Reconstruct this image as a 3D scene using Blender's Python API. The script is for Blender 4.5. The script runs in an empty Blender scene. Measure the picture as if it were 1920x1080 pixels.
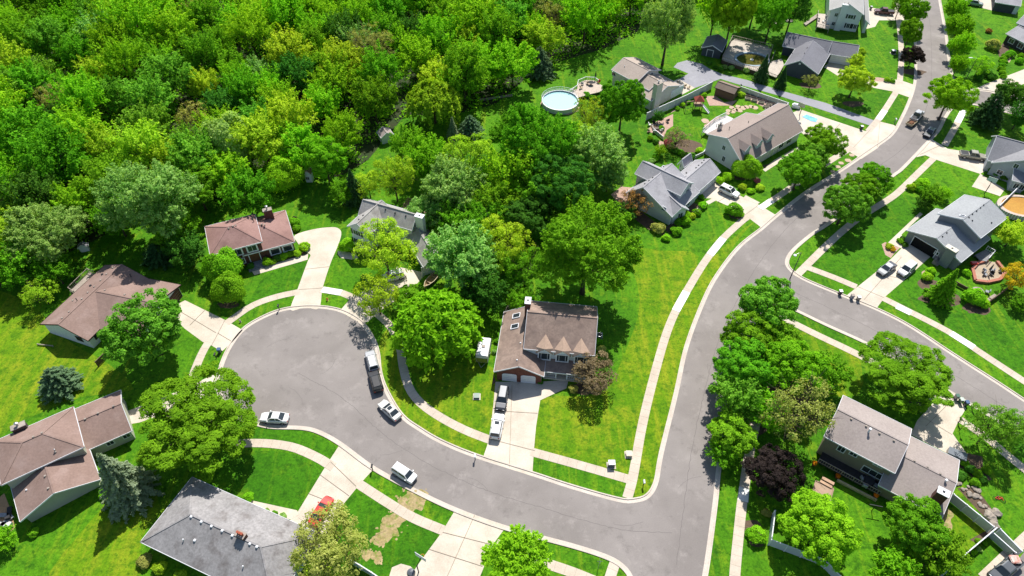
import bpy, bmesh, math, random
import numpy as np
from mathutils import Vector, Matrix
from mathutils.geometry import tessellate_polygon
R_ = math.radians
sc = bpy.context.scene
col = sc.collection
rnd = random.Random(11)

# ------------------------------------------------------------------ survey: plan positions read off the aerial photo
CAM_H, PITCH, HFOV = 98.0, R_(47.3), R_(73.7)
FPX = 960 / math.tan(HFOV / 2)
cP, sP = math.cos(PITCH), math.sin(PITCH)
def P(px, py, z=0.0):
    """ground plan position (metres) of the point seen at photo pixel px,py lying at height z"""
    u, v = px - 960, py - 540
    dy, dz = FPX * cP - v * sP, -FPX * sP - v * cP
    t = (CAM_H - z) / -dz
    return Vector((u * t, dy * t, z))
def ppm(p):
    """photo pixels per metre at a world point"""
    return FPX / (p.y * cP + (CAM_H - p.z) * sP)

# ------------------------------------------------------------------ materials
MATS = {}
def new_mat(name):
    m = bpy.data.materials.new(name); m.use_nodes = True
    nt = m.node_tree; nt.nodes.clear()
    out = nt.nodes.new('ShaderNodeOutputMaterial'); MATS[name] = m
    return m, nt, out
def nd(nt, typ, **kw):
    n = nt.nodes.new(typ)
    for k, v in kw.items():
        if k.startswith('i_'): n.inputs[k[2:].replace('_', ' ')].default_value = v
        else: setattr(n, k, v)
    return n
def noise(nt, vec, scale, detail=4, rough=.6):
    n = nd(nt, 'ShaderNodeTexNoise'); n.inputs['Scale'].default_value = scale
    n.inputs['Detail'].default_value = detail; n.inputs['Roughness'].default_value = rough
    nt.links.new(vec, n.inputs['Vector']); return n.outputs['Fac']
def ramp(nt, fac, a, b):
    n = nd(nt, 'ShaderNodeMapRange'); n.inputs[1].default_value = a; n.inputs[2].default_value = b
    nt.links.new(fac, n.inputs[0]); return n.outputs[0]
def mix(nt, fac, a, b, mode='MIX'):
    n = nd(nt, 'ShaderNodeMix', data_type='RGBA', blend_type=mode)
    if isinstance(fac, float): n.inputs[0].default_value = fac
    else: nt.links.new(fac, n.inputs[0])
    for s, v in ((6, a), (7, b)):
        if isinstance(v, tuple): n.inputs[s].default_value = (*v, 1)
        else: nt.links.new(v, n.inputs[s])
    return n.outputs[2]
def M(name, c1, c2=None, scale=.6, rough=.85, fine=4.0, grain=.25, spec=.25, metal=0., world=False, bump=0., c3=None, s3=.08):
    """two-tone mottled surface with grain"""
    if name in MATS: return MATS[name]
    m, nt, out = new_mat(name)
    b = nd(nt, 'ShaderNodeBsdfPrincipled'); b.inputs['Roughness'].default_value = rough
    b.inputs['Specular IOR Level'].default_value = spec; b.inputs['Metallic'].default_value = metal
    if c2 is None: c2 = tuple(x * .8 for x in c1)
    if world: vec = nd(nt, 'ShaderNodeNewGeometry').outputs['Position']
    else: vec = nd(nt, 'ShaderNodeTexCoord').outputs['Object']
    f = ramp(nt, noise(nt, vec, scale, 5), .32, .68)
    c = mix(nt, f, c1, c2)
    if c3: c = mix(nt, ramp(nt, noise(nt, vec, s3, 3), .5, .72), c, c3)
    if grain:
        g = ramp(nt, noise(nt, vec, fine, 3, .7), .25, .75)
        dark = tuple(1 - grain for _ in range(3)); lite = tuple(1 + grain for _ in range(3))
        c = mix(nt, 1.0, c, mix(nt, g, dark, lite), 'MULTIPLY')
    nt.links.new(c, b.inputs['Base Color'])
    if bump:
        bp = nd(nt, 'ShaderNodeBump'); bp.inputs['Strength'].default_value = bump; bp.inputs['Distance'].default_value = .05
        nt.links.new(noise(nt, vec, fine, 3), bp.inputs['Height']); nt.links.new(bp.outputs[0], b.inputs['Normal'])
    nt.links.new(b.outputs[0], out.inputs['Surface'])
    return m
def glassy(name, c, rough=.08):
    if name in MATS: return MATS[name]
    m, nt, out = new_mat(name)
    b = nd(nt, 'ShaderNodeBsdfPrincipled'); b.inputs['Base Color'].default_value = (*c, 1)
    b.inputs['Roughness'].default_value = rough; b.inputs['Specular IOR Level'].default_value = .6
    nt.links.new(b.outputs[0], out.inputs['Surface']); return m
def paint(name, c, metal=0.):
    if name in MATS: return MATS[name]
    m, nt, out = new_mat(name)
    b = nd(nt, 'ShaderNodeBsdfPrincipled'); b.inputs['Roughness'].default_value = .35
    b.inputs['Metallic'].default_value = metal; b.inputs['Coat Weight'].default_value = .5; b.inputs['Coat Roughness'].default_value = .06
    vec = nd(nt, 'ShaderNodeTexCoord').outputs['Object']
    nt.links.new(mix(nt, ramp(nt, noise(nt, vec, 1.5, 3), .3, .7), c, tuple(x * .88 for x in c)), b.inputs['Base Color'])
    nt.links.new(b.outputs[0], out.inputs['Surface']); return m
def leafmat(name, dark, light, trans=.44, hue=.035):
    dark, light = tuple(min(.9, x * 1.55) for x in dark), tuple(min(.9, x * 1.5) for x in light)
    """leaves: own colour varies from spray to spray and from tree to tree; some light passes through"""
    if name in MATS: return MATS[name]
    m, nt, out = new_mat(name)
    at = nd(nt, 'ShaderNodeAttribute', attribute_name='tint')
    oi = nd(nt, 'ShaderNodeObjectInfo')
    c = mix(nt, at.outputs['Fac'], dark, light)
    hsv = nd(nt, 'ShaderNodeHueSaturation')
    ar = nd(nt, 'ShaderNodeAttribute', attribute_name='rnd')
    ad = nd(nt, 'ShaderNodeMath', operation='ADD'); nt.links.new(oi.outputs['Random'], ad.inputs[0]); nt.links.new(ar.outputs['Fac'], ad.inputs[1])
    f0 = nd(nt, 'ShaderNodeMath', operation='FRACT'); nt.links.new(ad.outputs[0], f0.inputs[0]); RND = f0.outputs[0]
    nt.links.new(ramp2(nt, RND, .5 - hue * .5, .5 + hue * .35), hsv.inputs['Hue'])
    v = nd(nt, 'ShaderNodeMath', operation='MULTIPLY'); v.inputs[1].default_value = 7.13
    nt.links.new(RND, v.inputs[0])
    fr = nd(nt, 'ShaderNodeMath', operation='FRACT'); nt.links.new(v.outputs[0], fr.inputs[0])
    nt.links.new(ramp2(nt, fr.outputs[0], .86, 1.15), hsv.inputs['Value'])
    nt.links.new(c, hsv.inputs['Color']); hsv.inputs['Saturation'].default_value = 1.0
    d = nd(nt, 'ShaderNodeBsdfDiffuse')
    t = nd(nt, 'ShaderNodeBsdfTranslucent')
    nt.links.new(hsv.outputs[0], d.inputs['Color']); nt.links.new(mix(nt, 1.0, hsv.outputs[0], (1.28, 1.22, .42), 'MULTIPLY'), t.inputs['Color'])
    s = nd(nt, 'ShaderNodeMixShader'); s.inputs[0].default_value = trans
    nt.links.new(d.outputs[0], s.inputs[1]); nt.links.new(t.outputs[0], s.inputs[2])
    nt.links.new(s.outputs[0], out.inputs['Surface']); return m
def ramp2(nt, fac, lo, hi):
    n = nd(nt, 'ShaderNodeMapRange'); n.inputs[3].default_value = lo; n.inputs[4].default_value = hi
    nt.links.new(fac, n.inputs[0]); return n.outputs[0]

def grass_mat(name, G1, G2, G3, G4, rot=28, dry=.54, stripes=.0):
    m, nt, out = new_mat(name)
    vec = nd(nt, 'ShaderNodeNewGeometry').outputs['Position']
    b = nd(nt, 'ShaderNodeBsdfPrincipled'); b.inputs['Roughness'].default_value = .9; b.inputs['Specular IOR Level'].default_value = .1
    c = mix(nt, ramp(nt, noise(nt, vec, .045, 3), .38, .60), G1, G2)
    # mown swaths and drier stretches
    mp = nd(nt, 'ShaderNodeMapping'); mp.inputs['Rotation'].default_value = (0, 0, R_(rot)); mp.inputs['Scale'].default_value = (1.0, .07, 1)
    nt.links.new(vec, mp.inputs['Vector'])
    c = mix(nt, ramp(nt, noise(nt, mp.outputs[0], .75, 5), dry, dry + .2), c, G3)
    c = mix(nt, ramp(nt, noise(nt, vec, .3, 6, .72), dry, dry + .2), c, G3)
    c = mix(nt, ramp(nt, noise(nt, vec, .5, 6, .7), .52, .70), c, G4)
    c = mix(nt, ramp(nt, noise(nt, vec, 1.1, 5, .75), .50, .68), c, G4)
    g = ramp(nt, noise(nt, vec, 2.6, 5, .8), .32, .68)
    c = mix(nt, 1.0, c, mix(nt, g, (.60, .62, .62), (1.34, 1.28, 1.2)), 'MULTIPLY')
    nt.links.new(c, b.inputs['Base Color'])
    bp = nd(nt, 'ShaderNodeBump'); bp.inputs['Strength'].default_value = .6; bp.inputs['Distance'].default_value = .12
    nt.links.new(noise(nt, vec, 4.5, 4, .7), bp.inputs['Height']); nt.links.new(bp.outputs[0], b.inputs['Normal'])
    nt.links.new(b.outputs[0], out.inputs['Surface']); return m
def asphalt_mat(name, c1, c2):
    m, nt, out = new_mat(name)
    vec = nd(nt, 'ShaderNodeNewGeometry').outputs['Position']
    b = nd(nt, 'ShaderNodeBsdfPrincipled'); b.inputs['Roughness'].default_value = .9; b.inputs['Specular IOR Level'].default_value = .2
    c = mix(nt, ramp(nt, noise(nt, vec, .09, 4), .35, .65), c1, c2)
    c = mix(nt, ramp(nt, noise(nt, vec, .35, 6, .75), .55, .75), c, tuple(x * .79 for x in c1))
    c = mix(nt, ramp(nt, noise(nt, vec, .2, 7, .75), .54, .72), c, tuple(min(1, x * 1.2) for x in c2))
    g = ramp(nt, noise(nt, vec, 6, 3, .7), .25, .75)
    c = mix(nt, 1.0, c, mix(nt, g, (.9, .9, .9), (1.08, 1.08, 1.08)), 'MULTIPLY')
    nt.links.new(c, b.inputs['Base Color']); nt.links.new(b.outputs[0], out.inputs['Surface']); return m

grass_mat('grass', (.048, .172, .006), (.084, .242, .007), (.18, .295, .012), (.022, .096, .004), dry=.54)
grass_mat('grass_lush', (.034, .140, .005), (.055, .195, .006), (.11, .225, .008), (.018, .082, .004), 70, .55)
grass_mat('grass_dry', (.082, .208, .005), (.120, .245, .006), (.225, .285, .014), (.040, .132, .005), -12, .48)
asphalt_mat('asphalt', (.205, .185, .174), (.262, .238, .225))
asphalt_mat('asphalt_drive', (.26, .26, .29), (.31, .31, .34))
CONC = M('concrete', (.58, .515, .43), (.46, .40, .325), .35, grain=.12, world=True, c3=(.64, .57, .47), s3=.12)
CONC2 = M('concrete_walk', (.54, .465, .385), (.45, .385, .31), .5, grain=.14, world=True, c3=(.58, .50, .41), s3=.2)
CONCN = M('concrete_new', (.80, .79, .76), (.74, .73, .70), .8, grain=.08, world=True)
KERB = M('kerb_concrete', (.56, .50, .44), (.47, .41, .35), .4, grain=.15, world=True)
JOINT = M('joint', (.30, .24, .18), grain=0, world=True)
WHITE = M('white_trim', (.72, .73, .76), (.66, .67, .70), grain=.05)
DARKTRIM = M('brown_trim', (.055, .035, .03), (.04, .025, .02))
GLASS = glassy('window_glass', (.03, .04, .048), .04)
BLACK = M('black_plastic', (.02, .022, .028), (.03, .032, .04), grain=.1, rough=.5)
BARK = M('bark', (.10, .075, .055), (.055, .042, .032), 1.5, fine=9, grain=.35)
MULCH = M('mulch', (.125, .085, .055), (.08, .055, .038), 1.2, fine=5, grain=.4, world=True)
PINKSTONE = M('pink_gravel', (.46, .31, .25), (.36, .24, .19), 1.4, fine=5, grain=.3, world=True)
STONE = M('stone', (.38, .33, .28), (.24, .21, .19), 1.0, fine=4, grain=.3)
WOOD = M('deck_wood', (.40, .29, .20), (.30, .21, .14), 1.2, fine=6, grain=.25)
WOODG = M('grey_wood', (.36, .31, .26), (.26, .22, .19), 1.2, fine=6, grain=.3)
DIRT = M('bare_soil', (.40, .30, .17), (.24, .20, .07), .9, fine=3.0, grain=.35, world=True, c3=(.11, .20, .01), s3=1.3)
METAL = M('grey_metal', (.42, .43, .45), (.34, .35, .37), metal=.6, rough=.4, grain=.1)
RUBBER = M('rubber', (.018, .018, .02), grain=0)
ALLOY = M('alloy', (.5, .5, .52), metal=.7, rough=.35, grain=0)
REDL = paint('red_lamp', (.4, .01, .01)); CLEARL = paint('clear_lamp', (.8, .8, .78))

# ------------------------------------------------------------------ mesh helpers
class MB:
    """collects polygons in world space; build() links them as ONE mesh object"""
    def __init__(s): s.v, s.f = [], []
    def add(s, vs, fs):
        o = len(s.v); s.v += [tuple(v) for v in vs]; s.f += [tuple(i + o for i in f) for f in fs]; return s
    def obox(s, o, ax, ay, az):
        """box from corner o with edge vectors"""
        o, ax, ay, az = map(Vector, (o, ax, ay, az))
        v = [o, o + ax, o + ax + ay, o + ay]; v += [p + az for p in v]
        return s.add(v, [(0, 3, 2, 1), (4, 5, 6, 7), (0, 1, 5, 4), (1, 2, 6, 5), (2, 3, 7, 6), (3, 0, 4, 7)])
    def box(s, x0, x1, y0, y1, z0, z1): return s.obox((x0, y0, z0), (x1 - x0, 0, 0), (0, y1 - y0, 0), (0, 0, z1 - z0))
    def beam(s, p, q, w, h, up=(0, 0, 1)):
        p, q = Vector(p), Vector(q); d = (q - p)
        if d.length < 1e-6: return s
        n = d.normalized(); up = Vector(up)
        sd = n.cross(up); sd = sd.normalized() if sd.length > 1e-4 else Vector((1, 0, 0))
        u = sd.cross(n)
        return s.obox(p - sd * w / 2 - u * h / 2, d, sd * w, u * h)
    def tube(s, pts, rad, n=7, cap=True):
        pts = [Vector(p) for p in pts]; o = len(s.v)
        for i, p in enumerate(pts):
            t = (pts[min(i + 1, len(pts) - 1)] - pts[max(i - 1, 0)]).normalized()
            a = t.cross(Vector((0, 0, 1)) if abs(t.z) < .95 else Vector((1, 0, 0))).normalized(); b = t.cross(a)
            r = rad[i] if isinstance(rad, (list, tuple)) else rad
            for k in range(n):
                an = 2 * math.pi * k / n; s.v.append(tuple(p + (a * math.cos(an) + b * math.sin(an)) * r))
        for i in range(len(pts) - 1):
            for k in range(n):
                k2 = (k + 1) % n; s.f.append((o + i * n + k, o + i * n + k2, o + (i + 1) * n + k2, o + (i + 1) * n + k))
        if cap:
            s.f.append(tuple(o + k for k in range(n))); s.f.append(tuple(o + (len(pts) - 1) * n + k for k in range(n)))
        return s
    def lathe(s, c, prof, n=20, sx=1., sy=1., ring=False):
        """profile [(r,z)...] turned round the vertical through c"""
        o = len(s.v); c = Vector(c)
        for r, z in prof:
            for k in range(n):
                a = 2 * math.pi * k / n; s.v.append((c.x + r * math.cos(a) * sx, c.y + r * math.sin(a) * sy, c.z + z))
        for i in range(len(prof) - 1):
            for k in range(n):
                k2 = (k + 1) % n; s.f.append((o + i * n + k, o + i * n + k2, o + (i + 1) * n + k2, o + (i + 1) * n + k))
        if ring:
            for k in range(n): k2 = (k + 1) % n; m_ = len(prof) - 1; s.f.append((o + m_ * n + k, o + m_ * n + k2, o + k2, o + k))
            return s
        s.f.append(tuple(o + k for k in range(n))[::-1]); s.f.append(tuple(o + (len(prof) - 1) * n + k for k in range(n)))
        return s
    def prism(s, poly, z0, z1):
        """closed outline extruded between two heights"""
        pts = [Vector((p[0], p[1], 0)) for p in poly]; n = len(pts); o = len(s.v)
        s.v += [(p.x, p.y, z0) for p in pts] + [(p.x, p.y, z1) for p in pts]
        for t in tessellate_polygon([pts]):
            s.f.append(tuple(o + i for i in t)); s.f.append(tuple(o + n + i for i in t[::-1]))
        for i in range(n): j = (i + 1) % n; s.f.append((o + i, o + j, o + n + j, o + n + i))
        return s
    def sheet(s, poly, z):
        pts = [Vector((p[0], p[1], 0)) for p in poly]; o = len(s.v)
        s.v += [(p.x, p.y, z) for p in pts]
        for t in tessellate_polygon([pts]): s.f.append(tuple(o + i for i in t))
        return s
    def strip(s, a, b, z):
        """ribbon between two equal-length lines"""
        o = len(s.v); n = len(a); s.v += [(p[0], p[1], z) for p in a] + [(p[0], p[1], z) for p in b]
        for i in range(n - 1): s.f.append((o + i, o + i + 1, o + n + i + 1, o + n + i))
        return s
    def build(s, name, mat, parent=None, smooth=False, bevel=0.):
        if not s.f: return None
        off = Vector(parent.matrix_world.translation) if parent else Vector((0, 0, 0))
        if parent and parent.get('_o'): off = Vector(parent['_o'])
        me = bpy.data.meshes.new(name)
        me.from_pydata([tuple(Vector(v) - off) for v in s.v], [], s.f); me.update()
        bm = bmesh.new(); bm.from_mesh(me); bmesh.ops.recalc_face_normals(bm, faces=bm.faces)
        if bevel:
            bmesh.ops.remove_doubles(bm, verts=bm.verts, dist=1e-4)
            bmesh.ops.bevel(bm, geom=list(bm.edges), offset=bevel, segments=2, affect='EDGES', clamp_overlap=True)
        bm.to_mesh(me); bm.free()
        if smooth:
            for p in me.polygons: p.use_smooth = True
        o = bpy.data.objects.new(name, me); col.objects.link(o)
        me.materials.append(mat)
        if parent: o.parent = parent; o['_o'] = tuple(off)
        return o
def tag(o, label=None, cat=None, group=None, kind=None):
    if label: o['label'] = label
    if cat: o['category'] = cat
    if group: o['group'] = group
    if kind: o['kind'] = kind
    return o
def thing(name, loc, label, cat, group=None):
    o = bpy.data.objects.new(name, None); col.objects.link(o); o.location = loc; o.empty_display_size = .3
    o['_o'] = tuple(loc)
    return tag(o, label, cat, group)
def solo(mb, name, mat, loc, label, cat, group=None, **kw):
    """a thing that is one mesh, its origin at its base"""
    o = mb.build(name, mat, None, **kw); L = Vector(loc)
    o.data.transform(Matrix.Translation(-L)); o.location = L
    return tag(o, label, cat, group)
def dup(root, loc=None, label=None, group=None, scale=None, rotz=None):
    r = root.copy(); col.objects.link(r)
    for ch in list(root.children):
        c = ch.copy(); col.objects.link(c); c.parent = r
        for g in list(ch.children):
            d = g.copy(); col.objects.link(d); d.parent = c
    if loc is not None: r.location = loc
    if scale is not None: r.scale = scale
    if rotz is not None: r.rotation_euler = (0, 0, rotz)
    if label: r['label'] = label
    if group: r['group'] = group
    return r
def smooth_line(pts, n=6, closed=False):
    """Catmull-Rom through 2-D points"""
    pts = [Vector((p[0], p[1])) for p in pts]; out = []; N = len(pts)
    for i in range(N if closed else N - 1):
        p0 = pts[(i - 1) % N] if closed or i else pts[0] * 2 - pts[1]
        p1, p2 = pts[i], pts[(i + 1) % N]
        p3 = pts[(i + 2) % N] if closed or i + 2 < N else pts[-1] * 2 - pts[-2]
        for k in range(n):
            t = k / n
            out.append(.5 * ((2 * p1) + (p2 - p0) * t + (2 * p0 - 5 * p1 + 4 * p2 - p3) * t * t + (3 * p1 - p0 - 3 * p2 + p3) * t ** 3))
    if not closed: out.append(pts[-1])
    return out
def offset(line, d):
    """shift a 2-D line sideways (left is positive)"""
    out = []
    for i, p in enumerate(line):
        t = (line[min(i + 1, len(line) - 1)] - line[max(i - 1, 0)]).normalized()
        out.append(p + Vector((-t.y, t.x)) * d)
    return out
def PX(pts, z=0): return [P(x, y, z).to_2d() for x, y in pts]
def resample(line, step):
    out = [line[0]]; acc = 0
    for a, b in zip(line[:-1], line[1:]):
        L = (b - a).length; s = 0
        while acc + (L - s) >= step:
            s += step - acc; acc = 0; out.append(a.lerp(b, s / L))
        acc += L - s
    if (line[-1] - out[-1]).length > .02: out.append(line[-1])
    return out
def struct(mb, name, mat, label):
    o = mb.build(name, mat); return tag(o, label, None, None, 'structure')
# ------------------------------------------------------------------ ground, roads, walks
struct(MB().sheet([(-900, -300), (900, -300), (900, 1500), (-900, 1500)], 0), 'ground', MATS['grass'], 'mown green lawn covering the whole neighbourhood')

def lawn(v, mat, z, label): struct(MB().sheet(smooth_line(PX(v), 3, True), z), 'lawn', MATS[mat], label)
lawn([(1180, 470), (1240, 470), (1310, 480), (1275, 560), (1240, 660), (1222, 730), (1200, 830), (1180, 895), (1090, 870), (1003, 845), (1008, 760), (1040, 742), (1130, 735), (1180, 640), (1200, 560)], 'grass_dry', .004, 'paler streaked lawn between centre house and main street walk')
lawn([(1440, 402), (1405, 425), (1350, 500), (1300, 610), (1270, 720), (1250, 830), (1232, 920), (1190, 935), (1200, 840), (1222, 740), (1247, 640), (1290, 560), (1330, 490), (1400, 425)], 'grass_dry', .005, 'yellowed verge strip along the main street')
lawn([(712, 640), (735, 620), (765, 690), (790, 760), (850, 800), (918, 830), (905, 858), (830, 832), (760, 790), (722, 730)], 'grass_dry', .004, 'yellowed verge strip along the court')
lawn([(770, 690), (800, 650), (925, 690), (925, 760), (915, 820), (860, 795), (800, 755)], 'grass_dry', .003, 'pale lawn left of the centre house')
lawn([(-60, 560), (40, 560), (130, 640), (200, 680), (250, 730), (150, 745), (40, 790), (-60, 830)], 'grass_dry', .003, 'pale lawn at the left edge')
lawn([(260, 890), (150, 1000), (90, 1100), (250, 1100), (265, 1010), (300, 950)], 'grass_dry', .003, 'pale lawn below the sage house')
lawn([(480, 845), (590, 860), (610, 875), (560, 955), (470, 935), (440, 890)], 'grass_lush', .004, 'deep green lawn above the grey hip roof')
lawn([(640, 955), (680, 915), (825, 1000), (780, 1060), (700, 1080), (640, 1020)], 'grass_lush', .004, 'deep green lawn with bare soil patches')
lawn([(485, 800), (560, 805), (635, 840), (615, 868), (540, 832), (480, 825)], 'grass_lush', .005, 'deep green verge by the court')
lawn([(430, 595), (470, 560), (500, 515), (575, 490), (555, 545), (480, 570)], 'grass_lush', .004, 'deep green lawn before the brick house')
lawn([(1500, 500), (1600, 425), (1690, 365), (1740, 400), (1660, 460), (1670, 485), (1610, 535), (1560, 515)], 'grass_lush', .004, 'deep green lawn left of the open garage house')
lawn([(1670, 555), (1730, 500), (1900, 640), (1930, 700), (1850, 665), (1750, 600)], 'grass_lush', .004, 'deep green lawn right of the side street walk')
lawn([(1500, 620), (1600, 655), (1610, 740), (1500, 720), (1470, 620)], 'grass_dry', .004, 'pale lawn below the side street walk')
lawn([(1760, 940), (1850, 1000), (1790, 1050), (1700, 1010), (1690, 960)], 'grass_dry', .004, 'dry fenced lawn under the taupe roof')

C1 = [(477, 791), (448, 781), (425, 758), (413, 730), (413, 703), (430, 657), (457, 620), (493, 597), (533, 582), (583, 577), (633, 583), (673, 604), (697, 637), (706, 665),
      (709, 695), (720, 730), (750, 780), (787, 808), (827, 831), (890, 857), (1000, 892), (1073, 916), (1160, 940), (1192, 941), (1217, 932), (1233, 905), (1243, 850), (1270, 740),
      (1290, 650), (1321, 567), (1347, 517), (1387, 465), (1430, 430), (1453, 410), (1513, 362), (1580, 320), (1633, 283), (1674, 253), (1694, 219), (1707, 190), (1716, 162), (1719, 130), (1717, 66), (1707, 0), (1698, -60)]
C2 = [(477, 791), (510, 798), (567, 800), (600, 808), (640, 830), (700, 874), (773, 914), (853, 952), (950, 987), (1073, 1020), (1135, 1040), (1165, 1056), (1184, 1078), (1192, 1110), (1194, 1150)]
C3 = [(1300, 1150), (1318, 1080), (1337, 947), (1344, 880), (1356, 800), (1373, 720), (1392, 660), (1404, 622), (1417, 592), (1440, 571), (1468, 569), (1497, 582), (1553, 609), (1627, 643), (1710, 690), (1777, 730), (1830, 762), (1920, 818), (1980, 855)]
C4 = [(1980, 790), (1920, 753), (1870, 720), (1787, 667), (1703, 612), (1640, 580), (1573, 553), (1515, 529), (1490, 515), (1475, 500), (1474, 485), (1487, 466), (1520, 438), (1547, 421), (1600, 383), (1673, 328), (1691, 314),
      (1741, 262), (1758, 243), (1770, 220), (1786, 200), (1815, 194), (1860, 203), (1960, 228)]
C5 = [(1960, 192), (1860, 173), (1815, 168), (1793, 160), (1784, 146), (1776, 102), (1772, 66), (1766, 34), (1760, 0), (1751, -60)]
W1, W2, W3, W4, W5 = [smooth_line(PX(c), 5) for c in (C1, C2, C3, C4, C5)]
road = W1 + W5[::-1] + W4[::-1] + W3[::-1] + W2[::-1]
struct(MB().sheet(road, .006), 'road', MATS['asphalt'], 'grey asphalt street with a round court at its end')
# kerb and gutter: flat pan and a raised kerb
g, k = MB(), MB()
for W, sgn in ((W1, 1), (W2, -1), (W3, -1), (W4, -1), (W5, -1)):
    W = resample(W, .7)
    g.strip(offset(W, -.12 * sgn), offset(W, .46 * sgn), .012)
    a, b = offset(W, .46 * sgn), offset(W, .66 * sgn)
    k.strip(a, b, .12)
    o = len(k.v); n = len(a)
    for L in (a, b):
        o = len(k.v); k.v += [(p.x, p.y, .0) for p in L] + [(p.x, p.y, .12) for p in L]
        for i in range(n - 1): k.f.append((o + i, o + i + 1, o + n + i + 1, o + n + i))
struct(g, 'gutter', KERB, 'pale concrete gutter along the street edge')
struct(k, 'kerb', KERB, 'pale raised concrete kerb along the street')

def walk(pts, w=1.5, name='sidewalk', z=.022, mat=None):
    L = resample(smooth_line(PX(pts), 6), 1.5)
    m = MB(); j = MB()
    m.strip(offset(L, -w / 2), offset(L, w / 2), z)
    for i in range(1, len(L) - 1):
        t = (L[i + 1] - L[i - 1]).normalized(); nn = Vector((-t.y, t.x))
        a, b = L[i] - nn * w / 2, L[i] + nn * w / 2
        j.strip([a - t * .015, b - t * .015], [a + t * .015, b + t * .015], z + .004)
    return m, j
wm, jm, wz = MB(), MB(), [.022]
for pts in [[(352, 745), (357, 722), (365, 695), (380, 660), (392, 640)], [(425, 606), (473, 573), (520, 556), (563, 547)], [(600, 543), (640, 549), (665, 560)],
            [(700, 582), (733, 613), (750, 650), (755, 684), (767, 727), (790, 757), (827, 783), (873, 807), (922, 826)],
            [(996, 847), (1090, 873), (1180, 899)],
            [(1176, 934), (1187, 893), (1203, 803), (1222, 722), (1247, 633), (1267, 583), (1287, 547), (1320, 493), (1353, 450), (1393, 413), (1410, 402)],
            [(1440, 381), (1467, 363), (1520, 326), (1570, 293), (1600, 276)], [(1628, 246), (1645, 226), (1663, 200), (1680, 173)], [(1687, 155), (1690, 110), (1688, 67), (1683, 20), (1679, -30)],
            [(1492, 518), (1500, 510), (1543, 467), (1580, 433), (1613, 407), (1663, 376), (1687, 358), (1723, 323), (1750, 297)], [(1771, 273), (1790, 240), (1807, 207)],
            [(1510, 500), (1563, 520), (1606, 538)], [(1655, 559), (1697, 580), (1780, 623), (1847, 667), (1917, 713), (1960, 740)],
            [(1462, 593), (1530, 627), (1613, 667), (1700, 716), (1755, 750)], [(1795, 783), (1820, 800), (1853, 823), (1882, 848), (1940, 895)],
            [(1376, 1120), (1378, 1073), (1383, 1020), (1390, 953), (1395, 917), (1405, 850), (1420, 780)],
            [(440, 832), (493, 831), (547, 838), (593, 857), (625, 876)], [(672, 907), (723, 940), (773, 970), (832, 995)], [(930, 1020), (973, 1037), (1023, 1056), (1073, 1073), (1120, 1092)],
            [(1155, 1050), (1143, 1085), (1138, 1110)], [(1843, 1085), (1885, 1045), (1930, 1003)]]:
    wz[0] += .0011; a, b = walk(pts, z=wz[0]); wm.add(a.v, a.f); jm.add(b.v, b.f)
struct(wm, 'sidewalk', CONC2, 'tan concrete sidewalk following the street')
# slabs that were poured anew
nm = MB()
for pts in [[(1267, 583), (1287, 547)], [(1331, 478), (1356, 447)], [(1425, 391), (1447, 376)], [(604, 543), (640, 549)], [(1681, 574), (1708, 587)], [(1783, 625), (1826, 652)], [(1647, 224), (1659, 207)], [(1795, 230), (1807, 207)], [(1393, 940), (1395, 915)]]:
    L = PX(pts); m = MB(); d = (L[1] - L[0]); nn = Vector((-d.y, d.x)).normalized() * .76
    nm.sheet([L[0] - nn, L[1] - nn, L[1] + nn, L[0] + nn], .062)
struct(nm, 'sidewalk', CONCN, 'white newly poured slabs in the sidewalk')

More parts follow.
